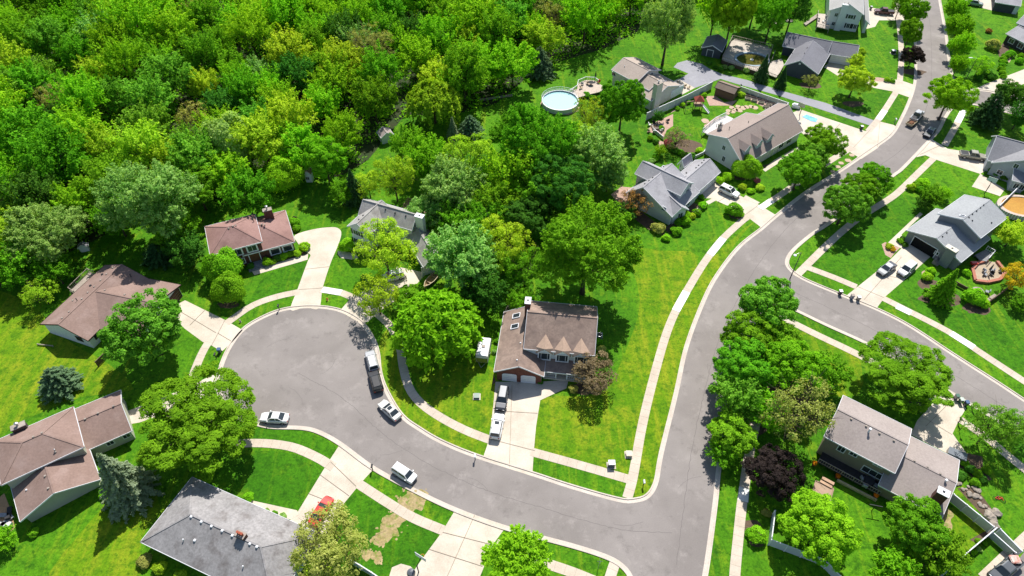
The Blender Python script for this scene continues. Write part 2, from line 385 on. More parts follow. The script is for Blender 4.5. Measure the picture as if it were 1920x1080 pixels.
DR = MB()
DRIVES = {
 'd1': [(347, 563), (422, 600), (455, 619), (436, 641), (416, 659), (397, 648), (380, 641), (311, 590), (330, 572)],
 'd2': [(545, 581), (558, 542), (577, 490), (582, 478), (570, 470), (558, 455), (553, 441), (587, 430), (620, 426), (634, 428), (640, 437), (635, 457), (620, 493), (605, 540), (598, 578), (572, 576)],
 'd3': [(637, 583), (657, 560), (700, 537), (745, 500), (800, 512), (768, 547), (735, 568), (712, 583), (690, 603), (678, 608)],
 'd4': [(236, 772), (262, 762), (330, 735), (400, 703), (412, 716), (412, 728), (330, 770), (262, 792), (245, 795)],
 'd5': [(638, 832), (612, 872), (560, 957), (520, 1003), (590, 1045), (640, 950), (677, 905), (702, 878)],
 'd6': [(905, 860), (917, 825), (925, 760), (929, 716), (1017, 716), (1013, 750), (1005, 800), (1001, 845), (998, 893), (950, 877)],
 'd8': [(855, 954), (950, 986), (925, 1020), (880, 1130), (735, 1130), (790, 1050), (827, 1000)],
 'd9': [(1348, 332), (1352, 350), (1388, 367), (1425, 385), (1456, 404), (1428, 427), (1395, 402), (1365, 386), (1333, 372), (1305, 371)],
 'd10': [(1480, 214), (1500, 205), (1623, 246), (1650, 228), (1682, 236), (1645, 278), (1615, 298), (1585, 280), (1510, 254), (1490, 240)],
 'd12': [(1545, 126), (1585, 151), (1640, 165), (1672, 171), (1709, 184), (1717, 160), (1687, 150), (1640, 145), (1600, 126), (1560, 112)],
 'd13': [(1615, 32), (1630, 14), (1690, 22), (1714, 25), (1716, 37), (1690, 38), (1648, 38), (1641, 50), (1622, 55)],
 'd14': [(1760, -6), (1800, -2), (1812, 2), (1842, 15), (1861, 20), (1872, -12), (1820, -30)],
 'd15': [(1745, 260), (1777, 279), (1848, 290), (1868, 270), (1880, 300), (1838, 326), (1760, 301), (1735, 291), (1711, 296)],
 'd16': [(1585, 556), (1610, 536), (1640, 512), (1671, 485), (1690, 466), (1700, 452), (1748, 478), (1727, 497), (1698, 523), (1660, 556), (1642, 580)],
 'd17': [(1774, 731), (1792, 741), (1811, 766), (1797, 790), (1786, 813), (1812, 850), (1795, 860), (1708, 815), (1720, 788), (1750, 755)],
 'd18': [(1830, 166), (1850, 157), (1925, 128), (1940, 150), (1868, 176)],
}
for kk, v in DRIVES.items():
    pts = PX(v)
    if kk in ('d2',): pts = smooth_line(pts, 4, True)
    DR.sheet(pts, .012 + .0012 * len(DR.v) / 200)
for v in [[(578, 476), (577, 487), (477, 516), (471, 507), (493, 500)], [(1010, 752), (1040, 738), (1062, 728), (1066, 712), (1012, 716)], [(470, 938), (557, 957), (560, 966), (545, 974), (500, 962), (466, 947)],
          [(1838, 326), (1822, 350), (1875, 368), (1884, 355)], [(633, 471), (640, 468), (668, 478), (672, 484), (660, 487), (640, 484), (634, 478)], [(1665, 455), (1690, 466), (1700, 455), (1690, 440), (1730, 402), (1725, 398)],
          [(730, 1080), (735, 1064), (752, 1057), (770, 1062), (778, 1071), (770, 1090)], [(1393, 372), (1420, 383), (1425, 380), (1398, 366)], [(1343, 368), (1318, 381), (1298, 398), (1302, 401), (1324, 386), (1346, 374)],
          [(1452, 300), (1430, 318), (1435, 322), (1500, 280), (1496, 275)], [(1240, 772), (1262, 792), (1190, 830), (1180, 822)]]:
    if v[0][0] != 1240: DR.sheet(PX(v), .030 + .0002 * (len(DR.v) % 40))
struct(DR, 'driveway', CONC, 'sunlit tan concrete driveways and house walks')
AD = [(1263, 126), (1270, 118), (1288, 113), (1316, 120), (1332, 130), (1354, 139), (1400, 150), (1468, 171), (1548, 193), (1642, 227), (1633, 236), (1541, 206), (1459, 179), (1380, 157), (1351, 148), (1303, 165), (1272, 149), (1291, 138)]
struct(MB().sheet(PX(AD), .02), 'driveway', MATS['asphalt_drive'], 'long blue-grey asphalt driveway beside the white fence')
struct(MB().sheet(PX([(1263, 152), (1272, 148), (1303, 165), (1278, 178)]), .034), 'driveway', CONC, 'bright concrete apron before the beige split-level garage')
# joints sawn across the driveways
def joint(a, b, w=.06, z=.07):
    L = PX([a, b]); d = (L[1] - L[0]).normalized(); nn = Vector((-d.y, d.x)) * w / 2
    jm.sheet([L[0] - nn, L[1] - nn, L[1] + nn, L[0] + nn], z)
for a, b in [((328, 578), (405, 624)), ((384, 582), (356, 610)), ((422, 600), (397, 648)), ((409, 625), (436, 641)), ((560, 543), (606, 540)), ((572, 505), (617, 500)), ((620, 866), (668, 912)), ((600, 890), (655, 930)), ((578, 925), (640, 950)),
             ((830, 998), (925, 1022)), ((805, 1030), (905, 1062)), ((890, 966), (830, 1100)), ((918, 823), (1003, 845)), ((926, 770), (1008, 775)), ((960, 722), (955, 876)), ((1383, 413), (1422, 385)), ((1345, 379), (1375, 361)),
             ((1607, 537), (1657, 558)), ((1640, 512), (1697, 524)), ((1690, 482), (1620, 562)), ((1735, 800), (1790, 745)), ((1727, 780), (1785, 815)), ((1632, 243), (1600, 277)), ((1650, 228), (1645, 276)), ((1575, 232), (1548, 262)), ((1725, 290), (1762, 273))]:
    joint(a, b)
struct(jm, 'joint_line', JOINT, 'dark joints across the concrete paving')
# beds of mulch and gravel, bare soil patches, patios
def blob(cx, cy, rx, ry, n=14, seed=1, j=.18):
    r = random.Random(seed + int(cx)); p = P(cx, cy); s = ppm(p)
    return smooth_line([(p.x + rx / s * math.cos(a) * (1 + r.uniform(-j, j)), p.y + ry / s * 1.3 * math.sin(a) * (1 + r.uniform(-j, j))) for a in [2 * math.pi * i / n for i in range(n)]], 3, True)
mb = MB()
for cx, cy, rx, ry in [(1100, 728, 30, 12), (428, 570, 20, 9), (1378, 400, 14, 12), (1765, 560, 40, 14), (1745, 535, 22, 14), (1830, 578, 26, 12), (1713, 135, 22, 9), (1600, 195, 20, 8), (1520, 160, 22, 9), (1395, 330, 26, 10), 
                       (1815, 865, 30, 16), (1860, 168, 20, 9), (1290, 275, 26, 16), (705, 560, 20, 10), (1415, 1000, 18, 24), (1470, 690, 50, 60), (1400, 760, 40, 60)]:
    mb.sheet(blob(cx, cy, rx, ry), .010 + .0007 * (len(mb.f) % 5))
for v in [[(497, 497), (560, 478), (570, 470), (578, 476), (572, 481), (498, 503)], [(1243, 430), (1262, 440), (1300, 405), (1312, 385), (1300, 380), (1262, 415)], [(930, 716), (925, 700), (923, 722)], [(1165, 345), (1150, 380), (1215, 430), (1250, 445), (1240, 425), (1200, 395)],
          [(1885, 75), (1870, 95), (1876, 115), (1896, 100)], [(1795, 860), (1812, 850), (1845, 880), (1860, 900), (1830, 905)], [(1795, 915), (1850, 975), (1870, 968), (1830, 915)], [(1400, 318), (1438, 312), (1500, 275), (1470, 300)], [(1818, 1012), (1830, 1018), (1865, 1000), (1858, 990)]]:
    mb.sheet(PX(v), .014 + .0001 * (len(mb.v) % 50))
struct(mb, 'planting_bed', MULCH, 'brown mulch beds around houses and trees')
pb = MB()
for v in [[(1653, 458), (1660, 454), (1668, 458), (1688, 464), (1678, 474), (1670, 484), (1660, 478)], [(1728, 510), (1738, 504), (1750, 510), (1740, 525), (1729, 522)], [(1250, 268), (1238, 285), (1232, 262)], [(1213, 248), (1222, 232), (1262, 214), (1262, 236), (1250, 244), (1243, 262), (1236, 250)],
          [(1258, 212), (1300, 190), (1303, 186), (1262, 207)], [(1322, 180), (1342, 180), (1358, 192), (1382, 188), (1372, 198), (1330, 198)], [(1383, 172), (1392, 170), (1472, 196), (1480, 210), (1445, 212), (1430, 200), (1405, 187)], [(1017, 186), (1013, 195), (1020, 203), (1035, 212), (1065, 216), (1085, 208), (1088, 200), (1060, 210), (1035, 207), (1024, 197)],
          [(1885, 118), (1893, 117), (1897, 108), (1906, 104), (1902, 100), (1892, 105), (1885, 112)], [(1320, 235), (1336, 268), (1345, 260), (1370, 235), (1368, 222), (1345, 218)], [(1145, 365), (1165, 350), (1188, 352), (1190, 372), (1160, 380)], [(1620, 150), (1645, 145), (1680, 150), (1650, 153)]]:
    pb.sheet(PX(v), .019 + .00008 * (len(pb.v) % 60))
struct(pb, 'gravel', PINKSTONE, 'pinkish stone beds and patios between the lawns')
db = MB()
for i, (cx, cy, rx, ry) in enumerate([(777, 937, 24, 17), (740, 975, 20, 12), (730, 995, 17, 15), (712, 1012, 12, 9), (690, 1040, 10, 8), (708, 1046, 8, 10), (1765, 965, 20, 22)]):
    db.sheet(blob(cx, cy, rx, ry, seed=3, j=.3), .008 + i * .0008)
dr = random.Random(31)
for i in range(90):
    cx, cy, rx, ry = [(777, 937, 24, 17), (740, 975, 20, 12), (730, 995, 17, 15), (712, 1012, 12, 9), (690, 1040, 10, 8), (708, 1046, 8, 10)][i % 6]; a = dr.uniform(0, 6.28); q = dr.uniform(.75, 1.5); r_ = dr.uniform(1.0, 3.6)
    db.sheet(blob(cx + math.cos(a) * rx * q, cy + math.sin(a) * ry * q, r_, r_ * dr.uniform(.5, .9), 7, i, .4), .0135 + i * .00004)
struct(db, 'bare_ground', DIRT, 'bare brown soil patches worn into the lawn')
struct(MB().sheet(PX([(1895, 1100), (1900, 1062), (1935, 1015), (1990, 1050), (1990, 1130)]), .012), 'road', MATS['asphalt'], 'asphalt corner at the lower right edge')

# tar-filled cracks and the joint between the two paved lanes
cm = MB(); cr = random.Random(21)
def crack(pts, w=.05):
    L = smooth_line(PX(pts), 8); L = [p + Vector((cr.uniform(-.09, .09), cr.uniform(-.09, .09))) for p in resample(L, .6)]
    cm.strip(offset(L, -w / 2), offset(L, w / 2), .0092)
for pts in [[(560, 700), (640, 745), (720, 815), (800, 868), (900, 915), (1010, 950), (1150, 990), (1260, 1000)], [(1268, 1060), (1285, 930), (1300, 830), (1322, 730), (1350, 630), (1395, 540), (1440, 470), (1500, 405), (1600, 340), (1685, 285), (1725, 235), (1745, 160), (1745, 60), (1735, 0)],
            [(1470, 540), (1560, 580), (1680, 640), (1800, 710), (1920, 785)]]: crack(pts, .06)
for i in range(9):
    W = [(520, 640), (620, 690), (560, 740), (740, 850), (900, 905), (1180, 985), (1290, 900), (1330, 700), (1560, 360)][i]; a = cr.uniform(0, 6.28); n = 5
    crack([(W[0] + math.cos(a + k * .12) * (k - 2) * 14, W[1] + math.sin(a + k * .12) * (k - 2) * 9) for k in range(n)], .04)
struct(cm, 'road_crack', M('tar', (.15, .135, .13), grain=.1, world=True), 'thin tar lines along the asphalt')
# ------------------------------------------------------------------ houses
V2 = lambda p: Vector((p[0], p[1]))
class Blk:
    """one roofed volume: A->B runs along the ridge (pixels of eave corners at height ze), D any point of the opposite eave"""
    def __init__(s, A, B, D=None, ze=2.7, zr=4.8, hip=False, oh=.45, roh=.35, zd=None, rp=None, sym=False, ext=(0, 0), width=None, hipin=None, zb=0., shed=False, nowall=False, bare0=False, bare1=False):
        s.nowall, s.bare0, s.bare1 = nowall, bare0, bare1
        s.ze, s.zr, s.hip, s.oh, s.roh, s.zb, s.shed = ze, zr, hip, oh, roh, zb, shed
        s.zd = zd if zd is not None else ze
        a, b = P(*A, ze).to_2d(), P(*B, ze).to_2d()
        s.u = (b - a).normalized(); a = a - s.u * ext[0]; b = b + s.u * ext[1]
        s.o = a; s.w = (b - a).length
        v = Vector((-s.u.y, s.u.x))
        if sym: t = (P(*rp, zr).to_2d() - a).dot(v)
        elif D is not None: t = (P(*D, s.zd).to_2d() - a).dot(v)
        else: t = width
        s.v = v if t > 0 else -v; t = abs(t)
        s.d = 2 * t if sym else t
        s.vr = s.d / 2 if not rp else (P(*rp, zr).to_2d() - a).dot(s.v)
        if shed: s.vr = s.d
        s.hi = [s.d / 2, s.d / 2] if hip else [0, 0]
        if hipin: s.hi = list(hipin)
    def pt(s, u, v, z): p = s.o + s.u * u + s.v * v; return Vector((p.x, p.y, z))
    def rz(s, u, v):
        k = (v / s.vr if v < s.vr else 0) if v < s.vr else (s.d - v) / max(s.d - s.vr, 1e-6)
        z = (s.ze if v < s.vr else s.zd) + (s.zr - (s.ze if v < s.vr else s.zd)) * max(min(k, 1), 0) if not (s.shed and v >= s.vr) else s.zr
        if s.hip:
            for q, t in ((u, s.hi[0]), (s.w - u, s.hi[1])):
                if t > 0 and q < t: z = min(z, s.ze + (s.zr - s.ze) * q / t)
        return z
    def hit(s, px, py):
        """where the line of sight through a pixel meets this roof"""
        z = s.zr + .5
        while z > s.zb:
            q = P(px, py, z); r = q.to_2d() - s.o; u, v = r.dot(s.u), r.dot(s.v)
            if 0 <= u <= s.w and 0 <= v <= s.d and s.rz(u, v) >= z: return q
            z -= .03
        return P(px, py, s.ze)
class House:
    def __init__(s, name, label, blocks, wall, roof, trim='white_trim', cat='house'):
        b = blocks[0]; c = b.pt(b.w / 2, b.d / 2, 0)
        s.root = thing(name, (c.x, c.y, 0), label, cat); s.b = blocks
        W, Rf, T = MB(), MB(), MB()
        for i, b in enumerate(blocks):
            if not b.nowall: s._wall(b, W)
            s._roof(b, Rf, T, i)
        s.wall = W.build('wall', wall, s.root); s.roof = Rf.build('roof', roof, s.root)
        T.build('roof_trim', MATS[trim] if isinstance(trim, str) else trim, s.roof)
        s.roofmat, s.wallmat, s.trim = roof, wall, MATS[trim] if isinstance(trim, str) else trim
    def _wall(s, b, W):
        u0, u1, v0, v1 = b.roh, b.w - b.roh, b.oh, b.d - b.oh
        if b.hip: u0, u1 = b.oh, b.w - b.oh
        p = b.pt; e = .06
        k0 = b.rz(b.w / 2, v0) - e; k1 = (b.rz(b.w / 2, v1) if not b.shed else b.rz(b.w / 2, v1)) - e
        zb = b.zb
        if b.hip: k0 = b.ze - e; k1 = b.ze - e
        vs = [p(u0, v0, zb), p(u1, v0, zb), p(u1, v1, zb), p(u0, v1, zb), p(u0, v0, k0), p(u1, v0, k0), p(u1, v1, k1), p(u0, v1, k1)]
        fs = [(0, 1, 5, 4), (2, 3, 7, 6)]
        if b.hip or b.shed: fs += [(1, 2, 6, 5), (3, 0, 4, 7)]
        else:
            vs += [p(u0, b.vr, b.zr - e), p(u1, b.vr, b.zr - e)]
            fs += [(1, 2, 6, 9, 5), (3, 0, 4, 8, 7)]
        W.add(vs, fs)
    def _roof(s, b, Rf, T, i):
        p = b.pt; t = .13 + .004 * i
        def slab(poly):
            n = len(poly); lo = [q - Vector((0, 0, t)) for q in poly]
            Rf.add(list(poly) + lo, [tuple(range(n)), tuple(range(2 * n - 1, n - 1, -1))] + [(k, (k + 1) % n, n + (k + 1) % n, n + k) for k in range(n)])
        w, d, vr, ze, zd, zr = b.w, b.d, b.vr, b.ze, b.zd, b.zr
        h0, h1 = b.hi
        A, B_, C, D = p(0, 0, ze), p(w, 0, ze), p(w, d, zd), p(0, d, zd)
        r0, r1 = p(h0, vr, zr), p(w - h1, vr, zr)
        if b.shed:
            C, D = p(w, d, zr), p(0, d, zr); slab([A, B_, C, D]); edges = [(A, B_), (B_, C), (D, A)]
        else:
            slab([A, B_, r1, r0]); slab([C, D, r0, r1])
            if h0: slab([D, A, r0])
            if h1: slab([B_, C, r1])
            edges = [(A, B_), (C, D)]
            edges += [(D, A)] if h0 else [] if b.bare0 else [(A, r0), (r0, D)]
            edges += [(B_, C)] if h1 else [(r1, C)] if b.bare1 else [(B_, r1), (r1, C)]
        c = p(w / 2, d / 2, 0)
        for a, q in edges:
            m = (a + q) / 2 - c; m.z = 0
            dirn = (q - a); dirn.z = 0; nn = Vector((-dirn.y, dirn.x, 0)).normalized()
            if nn.dot(m) < 0: nn = -nn
            T.beam(a + nn * .03 - Vector((0, 0, .09)), q + nn * .03 - Vector((0, 0, .09)), .06, .24)
        # ridge and hip caps
        if not b.shed:
            caps = [(r0, r1)] + ([(A, r0), (D, r0)] if h0 else []) + ([(B_, r1), (C, r1)] if h1 else [])
            for a, q in caps:
                if (q - a).length > .3: Rf.beam(a + Vector((0, 0, .02)), q + Vector((0, 0, .01)), .26, .04)
    # ---- things on walls, placed by the pixel of their centre
    def face(s, px, py, zc, bi=None):
        q = P(px, py, zc).to_2d(); best = None
        cam = Vector((0, 0))
        for i, b in enumerate(s.b):
            if bi is not None and i != bi: continue
            ru = b.oh if b.hip else b.roh
            for o, dr, L, n in ((b.pt(ru, b.oh, 0), b.u, b.w - 2 * ru, -b.v), (b.pt(ru, b.d - b.oh, 0), b.u, b.w - 2 * ru, b.v),
                                (b.pt(ru, b.oh, 0), b.v, b.d - 2 * b.oh, -b.u), (b.pt(b.w - ru, b.oh, 0), b.v, b.d - 2 * b.oh, b.u)):
                o = o.to_2d()
                if n.dot(cam - o) <= 0: continue
                t = (q - o).dot(dr); dist = abs((q - o).dot(n)) + max(0, -t, t - L) * 1.5
                if best is None or dist < best[0]: best = (dist, o, dr, n, min(max(t, .3), L - .3))
        _, o, dr, n, t = best
        c = o + dr * t
        return Vector((c.x, c.y, zc)), Vector((dr.x, dr.y, 0)), Vector((n.x, n.y, 0))
    def win(s, px, py, zc, w=1.1, h=1.2, shutters=False, bi=None, frame=None, mull=1, ft=.13):
        c, d, n = s.face(px, py, zc, bi); fr = frame or MATS['white_trim']; U = Vector((0, 0, 1))
        m = MB(); t = ft
        c = c - n * .02
        for k in (-1, 1):
            m.obox(c + d * (k * w / 2) - d * t / 2 - U * (h / 2 + t / 2), d * t, n * .1, U * (h + t))
            m.obox(c - d * (w / 2 - t / 2) + U * (k * h / 2) - U * t / 2, d * (w - t), n * .1, U * t)
        for j in range(mull):
            x = -w / 2 + w * (j + 1) / (mull + 1)
            m.obox(c + d * (x - .03) - U * (h / 2 - t / 2), d * .06, n * .08, U * (h - t))
        f = m.build('window', fr, s.root)
        g = MB().obox(c - d * (w / 2 - t / 2) - U * (h / 2 - t / 2), d * (w - t), n * .05, U * (h - t)).build('pane', GLASS, f)
        if shutters:
            for k in (-1, 1):
                MB().obox(c + d * (k * (w / 2 + .32) - .2) - U * h / 2, d * .4, n * .08, U * h).build('shutter', BLACK, s.root)
    def door(s, px, py, w=1.0, h=2.1, mat=None, name='door', bi=None, z0=.1, frame=True):
        c, d, n = s.face(px, py, z0 + h / 2, bi); U = Vector((0, 0, 1)); c = c - n * .02
        o = MB().obox(c - d * w / 2 - U * h / 2, d * w, n * .07, U * h).build(name, mat or MATS['white_trim'], s.root)
        if frame:
            m = MB()
            for k in (-1, 1): m.obox(c + d * (k * (w / 2 + .08)) - d * .08 - U * h / 2, d * .16, n * .11, U * (h + .16))
            m.obox(c - d * w / 2 + U * h / 2, d * w, n * .11, U * .16)
            m.build('door_frame', s.trim, o)
        if name == 'garage_door':
            m = MB()
            for j in range(1, 4): m.obox(c - d * (w / 2 - .03) + U * (-h / 2 + h * j / 4 - .015) + n * .07, d * (w - .06), n * .006, U * .03)
            m.build('panel_line', METAL, o)
        return o
    def chimney(s, px, py, ztop, w=.9, d=.9, mat=None, bi=0, zb=0., cap=None, pots=0, flue=None, rot=0):
        q = P(px, py, ztop); b = s.b[bi]; u, v = b.u.to_3d(), b.v.to_3d()
        o = q - u * w / 2 - v * d / 2
        ch = MB().obox(Vector((o.x, o.y, zb)), u * w, v * d, Vector((0, 0, ztop - zb - .12))).build('chimney', mat or s.wallmat, s.root)
        MB().obox(Vector((o.x, o.y, ztop - .12)) - (u + v) * .07, u * (w + .14), v * (d + .14), Vector((0, 0, .12))).build('chimney_cap', cap or STONE, ch)
        if pots:
            for k in range(pots):
                c = q + u * ((k + .5) / pots - .5) * w * .8
                MB().lathe((c.x, c.y, ztop), [(.17, 0), (.15, .5), (.19, .52), (.19, .6), (.12, .6)], 10).build('chimney_pot', M('terracotta', (.35, .09, .05)), ch)
        elif flue: MB().lathe((q.x, q.y, ztop), [(.16, 0), (.16, flue), (.28, flue + .02), (.28, flue + .14), (.05, flue + .25)], 10).build('flue', METAL, ch)
        else: MB().obox(Vector((q.x, q.y, ztop)) - (u + v) * .17, u * .34, v * .34, Vector((0, 0, .05))).build('flue_opening', BLACK, ch)
    def vents(s, pts, bi=0, mat=None, sz=.32, name='roof_vent'):
        for px, py in pts:
            q = s.b[bi].hit(px, py); u, v = s.b[bi].u.to_3d(), s.b[bi].v.to_3d()
            MB().obox(q - (u + v) * sz / 2 - Vector((0, 0, .1)), u * sz, v * sz, Vector((0, 0, .3))).build(name, mat or STONE, s.roof, bevel=.05)
    def pipes(s, pts, bi=0, h=.5, mat=None, r=.07):
        for px, py in pts:
            q = s.b[bi].hit(px, py)
            MB().lathe(q - Vector((0, 0, .15)), [(r, 0), (r, h), (r * 1.5, h), (r * 1.5, h + .1), (r * .4, h + .14)], 8).build('vent_pipe', mat or METAL, s.roof)
    def skylight(s, px, py, bi=0, w=.7, l=1.1):
        b = s.b[bi]; q = b.hit(px, py); r = q.to_2d() - b.o; uu, vv = r.dot(b.u), r.dot(b.v)
        def rp(a, c, dz): p = b.pt(uu + a, vv + c, 0); p.z = b.rz(uu + a, vv + c) + dz; return p
        m = MB()
        c4 = [rp(-w / 2, -l / 2, .09), rp(w / 2, -l / 2, .09), rp(w / 2, l / 2, .09), rp(-w / 2, l / 2, .09)]
        for a, c in zip(c4, c4[1:] + c4[:1]): m.beam(a, c, .12, .16)
        k = m.build('skylight', MATS['white_trim'], s.roof)
        MB().add(c4, [(0, 1, 2, 3)]).build('pane', GLASS, k)
    def dormer(s, px, py, bi, zb, w=1.6, h=1.5, rise=.8, dirv=None, wall=None, win=True, shutters=True, depth=None):
        """gabled dormer whose front bottom centre is seen at px,py at height zb"""
        b = s.b[bi]; q = P(px, py, zb); f = (-b.v if dirv is None else dirv).to_3d(); e = Vector((-f.y, f.x, 0)); U = Vector((0, 0, 1))
        L = depth or 4.
        m = MB(); k = -f * L
        F = [q - e * w / 2, q + e * w / 2, q + e * w / 2 + U * h, q + U * (h + rise), q - e * w / 2 + U * h]
        m.add(F + [x + k for x in F], [(0, 1, 2, 3, 4), (0, 4, 9, 5), (1, 6, 7, 2), (5, 9, 8, 7, 6)])
        dm = m.build('dormer', wall or s.wallmat, s.root)
        o = .22; sl = rise / (w / 2); m = MB()
        ridge = q + U * (h + rise + .06)
        for sg in (-1, 1):
            ev = q + e * sg * (w / 2 + o) + U * (h - sl * o + .06)
            a, c = ridge + f * o, ev + f * o
            poly = [a, c, c + k * 1.02, a + k * 1.02]
            m.add(poly + [x - U * .1 for x in poly], [(0, 1, 2, 3), (7, 6, 5, 4), (0, 1, 5, 4), (1, 2, 6, 5), (2, 3, 7, 6), (3, 0, 4, 7)])
        m.build('dormer_roof', s.roofmat, dm)
        t = MB()
        for sg in (-1, 1):
            ev = q + e * sg * (w / 2 + o) + U * (h - sl * o); t.beam(ridge + f * (o + .03) - U * .06, ev + f * (o + .03), .06, .2)
        t.build('dormer_trim', s.trim, dm)
        if win:
            ww, wh = w * .62, h * .8; c = q + U * (h * .52); mm = MB(); tt = .09
            for sg in (-1, 1):
                mm.obox(c + e * sg * ww / 2 - e * tt / 2 - U * wh / 2, e * tt, f * .07, U * wh); mm.obox(c - e * ww / 2 + U * sg * wh / 2 - U * tt / 2, e * ww, f * .08, U * tt)
            fr = mm.build('dormer_window', MATS['white_trim'], dm)
    def rail(s, pts, z0, h=.95, mat=None, name='railing', posts=True, step=.35):
        """post-and-baluster railing through ground pixels pts at floor height z0"""
        m = MB(); L = [P(x, y, z0) for x, y in pts]; U = Vector((0, 0, 1))
        for a, c in zip(L[:-1], L[1:]):
            m.beam(a + U * h, c + U * h, .1, .08); m.beam(a + U * .15, c + U * .15, .06, .06)
            n = max(1, int((c - a).length / step))
            for i in range(n + 1):
                p = a.lerp(c, i / n); big = i % 5 == 0; m.beam(p, p + U * (h + (.12 if big else 0)), .1 if big else .04, .1 if big else .04, up=(1, 0, 0))
        return m.build(name, mat or MATS['white_trim'], s.root)
    def deck(s, poly, z, mat=None, name='deck', rail=None, railmat=None):
        m = MB().prism([P(x, y, z).to_2d() for x, y in poly], z - .18, z)
        for x, y in poly: q = P(x, y, z); c = V2(q); m.box(c.x - .06, c.x + .06, c.y - .06, c.y + .06, 0, z - .18)
        d = m.build(name, mat or WOOD, s.root)
        if rail: s.rail(rail, z, mat=railmat or mat or WOOD)
        return d
    def block_part(s, name, mat, px, py, zc, w, h, out, bi=None):
        c, d, n = s.face(px, py, zc, bi); U = Vector((0, 0, 1))
        return MB().obox(c - d * w / 2 - U * h / 2 - n * .02, d * w, n * out, U * h).build(name, mat, s.root)

def roofm(name, c1, c2, c3=None): return M(name, c1, c2, .22, .92, fine=3.2, grain=.16, spec=.15, c3=c3, s3=.35)
BROWNR = roofm('brown_shingle', (.265, .185, .158), (.215, .148, .125), (.29, .21, .185))
ROSER = roofm('rose_shingle', (.30, .185, .165), (.245, .145, .128), (.21, .125, .11))
TANR = roofm('tan_shingle', (.34, .255, .215), (.28, .205, .17), (.25, .19, .165))
TAUPER = roofm('taupe_shingle', (.33, .285, .265), (.28, .24, .225))
GREYR = roofm('grey_shingle', (.36, .355, .375), (.30, .295, .315), (.26, .255, .27))
GREYR2 = roofm('silver_shingle', (.33, .345, .355), (.285, .295, .31))
DARKR = roofm('charcoal_shingle', (.20, .20, .225), (.165, .165, .185))
WEATHR = M('weathered_shingle', (.30, .288, .288), (.23, .222, .222), .35, .92, fine=2.6, grain=.26, spec=.15, c3=(.17, .155, .15), s3=.45)
def siding(name, c): return M(name, c, tuple(x * .9 for x in c), .5, .7, grain=.06)
WSID = siding('white_siding', (.76, .78, .80)); GSID = siding('pale_grey_siding', (.60, .62, .63)); SAGE = siding('sage_siding', (.42, .43, .34))
BEIGE = siding('beige_siding', (.64, .60, .53)); TANS = siding('tan_siding', (.26, .22, .17)); MIDG = siding('mid_grey_siding', (.24, .25, .265)); BLUEG = siding('slate_siding', (.075, .085, .11)); DKB = siding('brown_shed_siding', (.13, .085, .06))
BRICK = M('brick', (.14, .058, .043), (.085, .04, .032), 2.5, fine=6, grain=.35); GDOORB = M('brown_door', (.10, .05, .035), (.08, .04, .03))
WBRICK = M('painted_brick', (.74, .75, .77), (.64, .65, .67), 2.0, fine=6, grain=.12)

# ranch at the left of the court
h = House('ranch_house', 'white brick ranch house with brown shingle roof and brown garage door', [Blk((165, 639), (281, 524), (190, 502.5), 2.7, 4.9, roh=.3),
    Blk((272, 521), (339, 534), None, 2.7, 4.8, rp=(288, 567.5), width=-13.2, ext=(4.7, 0), roh=.35)], WBRICK, BROWNR, 'brown_trim')
h.door(318, 566, 5.2, 2.3, GDOORB, 'garage_door', bi=1)
h.win(148, 636, 1.7, 1.3, 1.1, bi=0, frame=MATS['brown_trim']); h.win(183, 628, 1.7, 1.3, 1.1, bi=0, frame=MATS['brown_trim']); h.win(203, 606, 1.7, 1.3, 1.1, bi=0, frame=MATS['brown_trim'])
h.vents([(117, 597), (130, 585), (154, 561), (165, 549), (177, 538), (189, 526), (200, 514.5), (212, 502.5), (137, 564)], 0); h.vents([(197, 544.5), (234, 553)], 1); h.pipes([(145, 564), (246, 519)], 0, .7, BLACK); h.vents([(170, 536), (192, 515)], 0, BLACK, .4)
h.deck([(131, 545), (167, 510), (178, 514), (142, 552)], .9, WOODG, rail=[(178, 514), (167, 510), (131, 545), (142, 552)])
# brick house with the hip roofs
h = House('brick_house', 'red-brown brick house with two rose hip roofs and white windows', [Blk((384, 425), (478, 401), (496, 452), 5.3, 7.4, hip=True, oh=.4),
    Blk((478, 408.5), (535, 394), (558, 452), 3.0, 5.3, hip=True, oh=.4, hipin=(0, 5.6), ext=(4, 0))], BRICK, ROSER)
h.win(444, 470, 4.0, 1.9, 1.6, bi=0, ft=.28); h.win(472, 463, 4.0, 1.9, 1.6, bi=0, ft=.28); h.win(516, 470, 1.6, 1.9, 1.6, bi=1, mull=0, ft=.28); h.win(539, 463, 1.6, 1.9, 1.6, bi=1, mull=0, ft=.28); h.win(456, 490, 1.5, .8, 1.4, bi=0); h.win(425, 476, 4.0, 1.9, 1.6, bi=0, ft=.28)
h.door(479, 486, 1.9, 2.2, M('oak_door', (.13, .06, .03)), bi=0, z0=.5)
c, d, n = h.face(481, 500, .3, 0); m = MB()
for i in range(3): m.obox(Vector((c.x, c.y, 0)) - d * 1.6, d * 3.2, n * (1.3 + .45 * (2 - i)), Vector((0, 0, .17 * (i + 1))))
m.build('porch_steps', M('slate_step', (.2, .21, .23)), h.root)
h.chimney(500.5, 392.5, 6.6, 1.7, .9, BRICK, 1, flue=.7); h.vents([(429, 428.5), (437, 424.5), (442, 423.5), (491, 421), (496, 422)], 0); h.pipes([(476, 416)], 0, .8, BLACK)
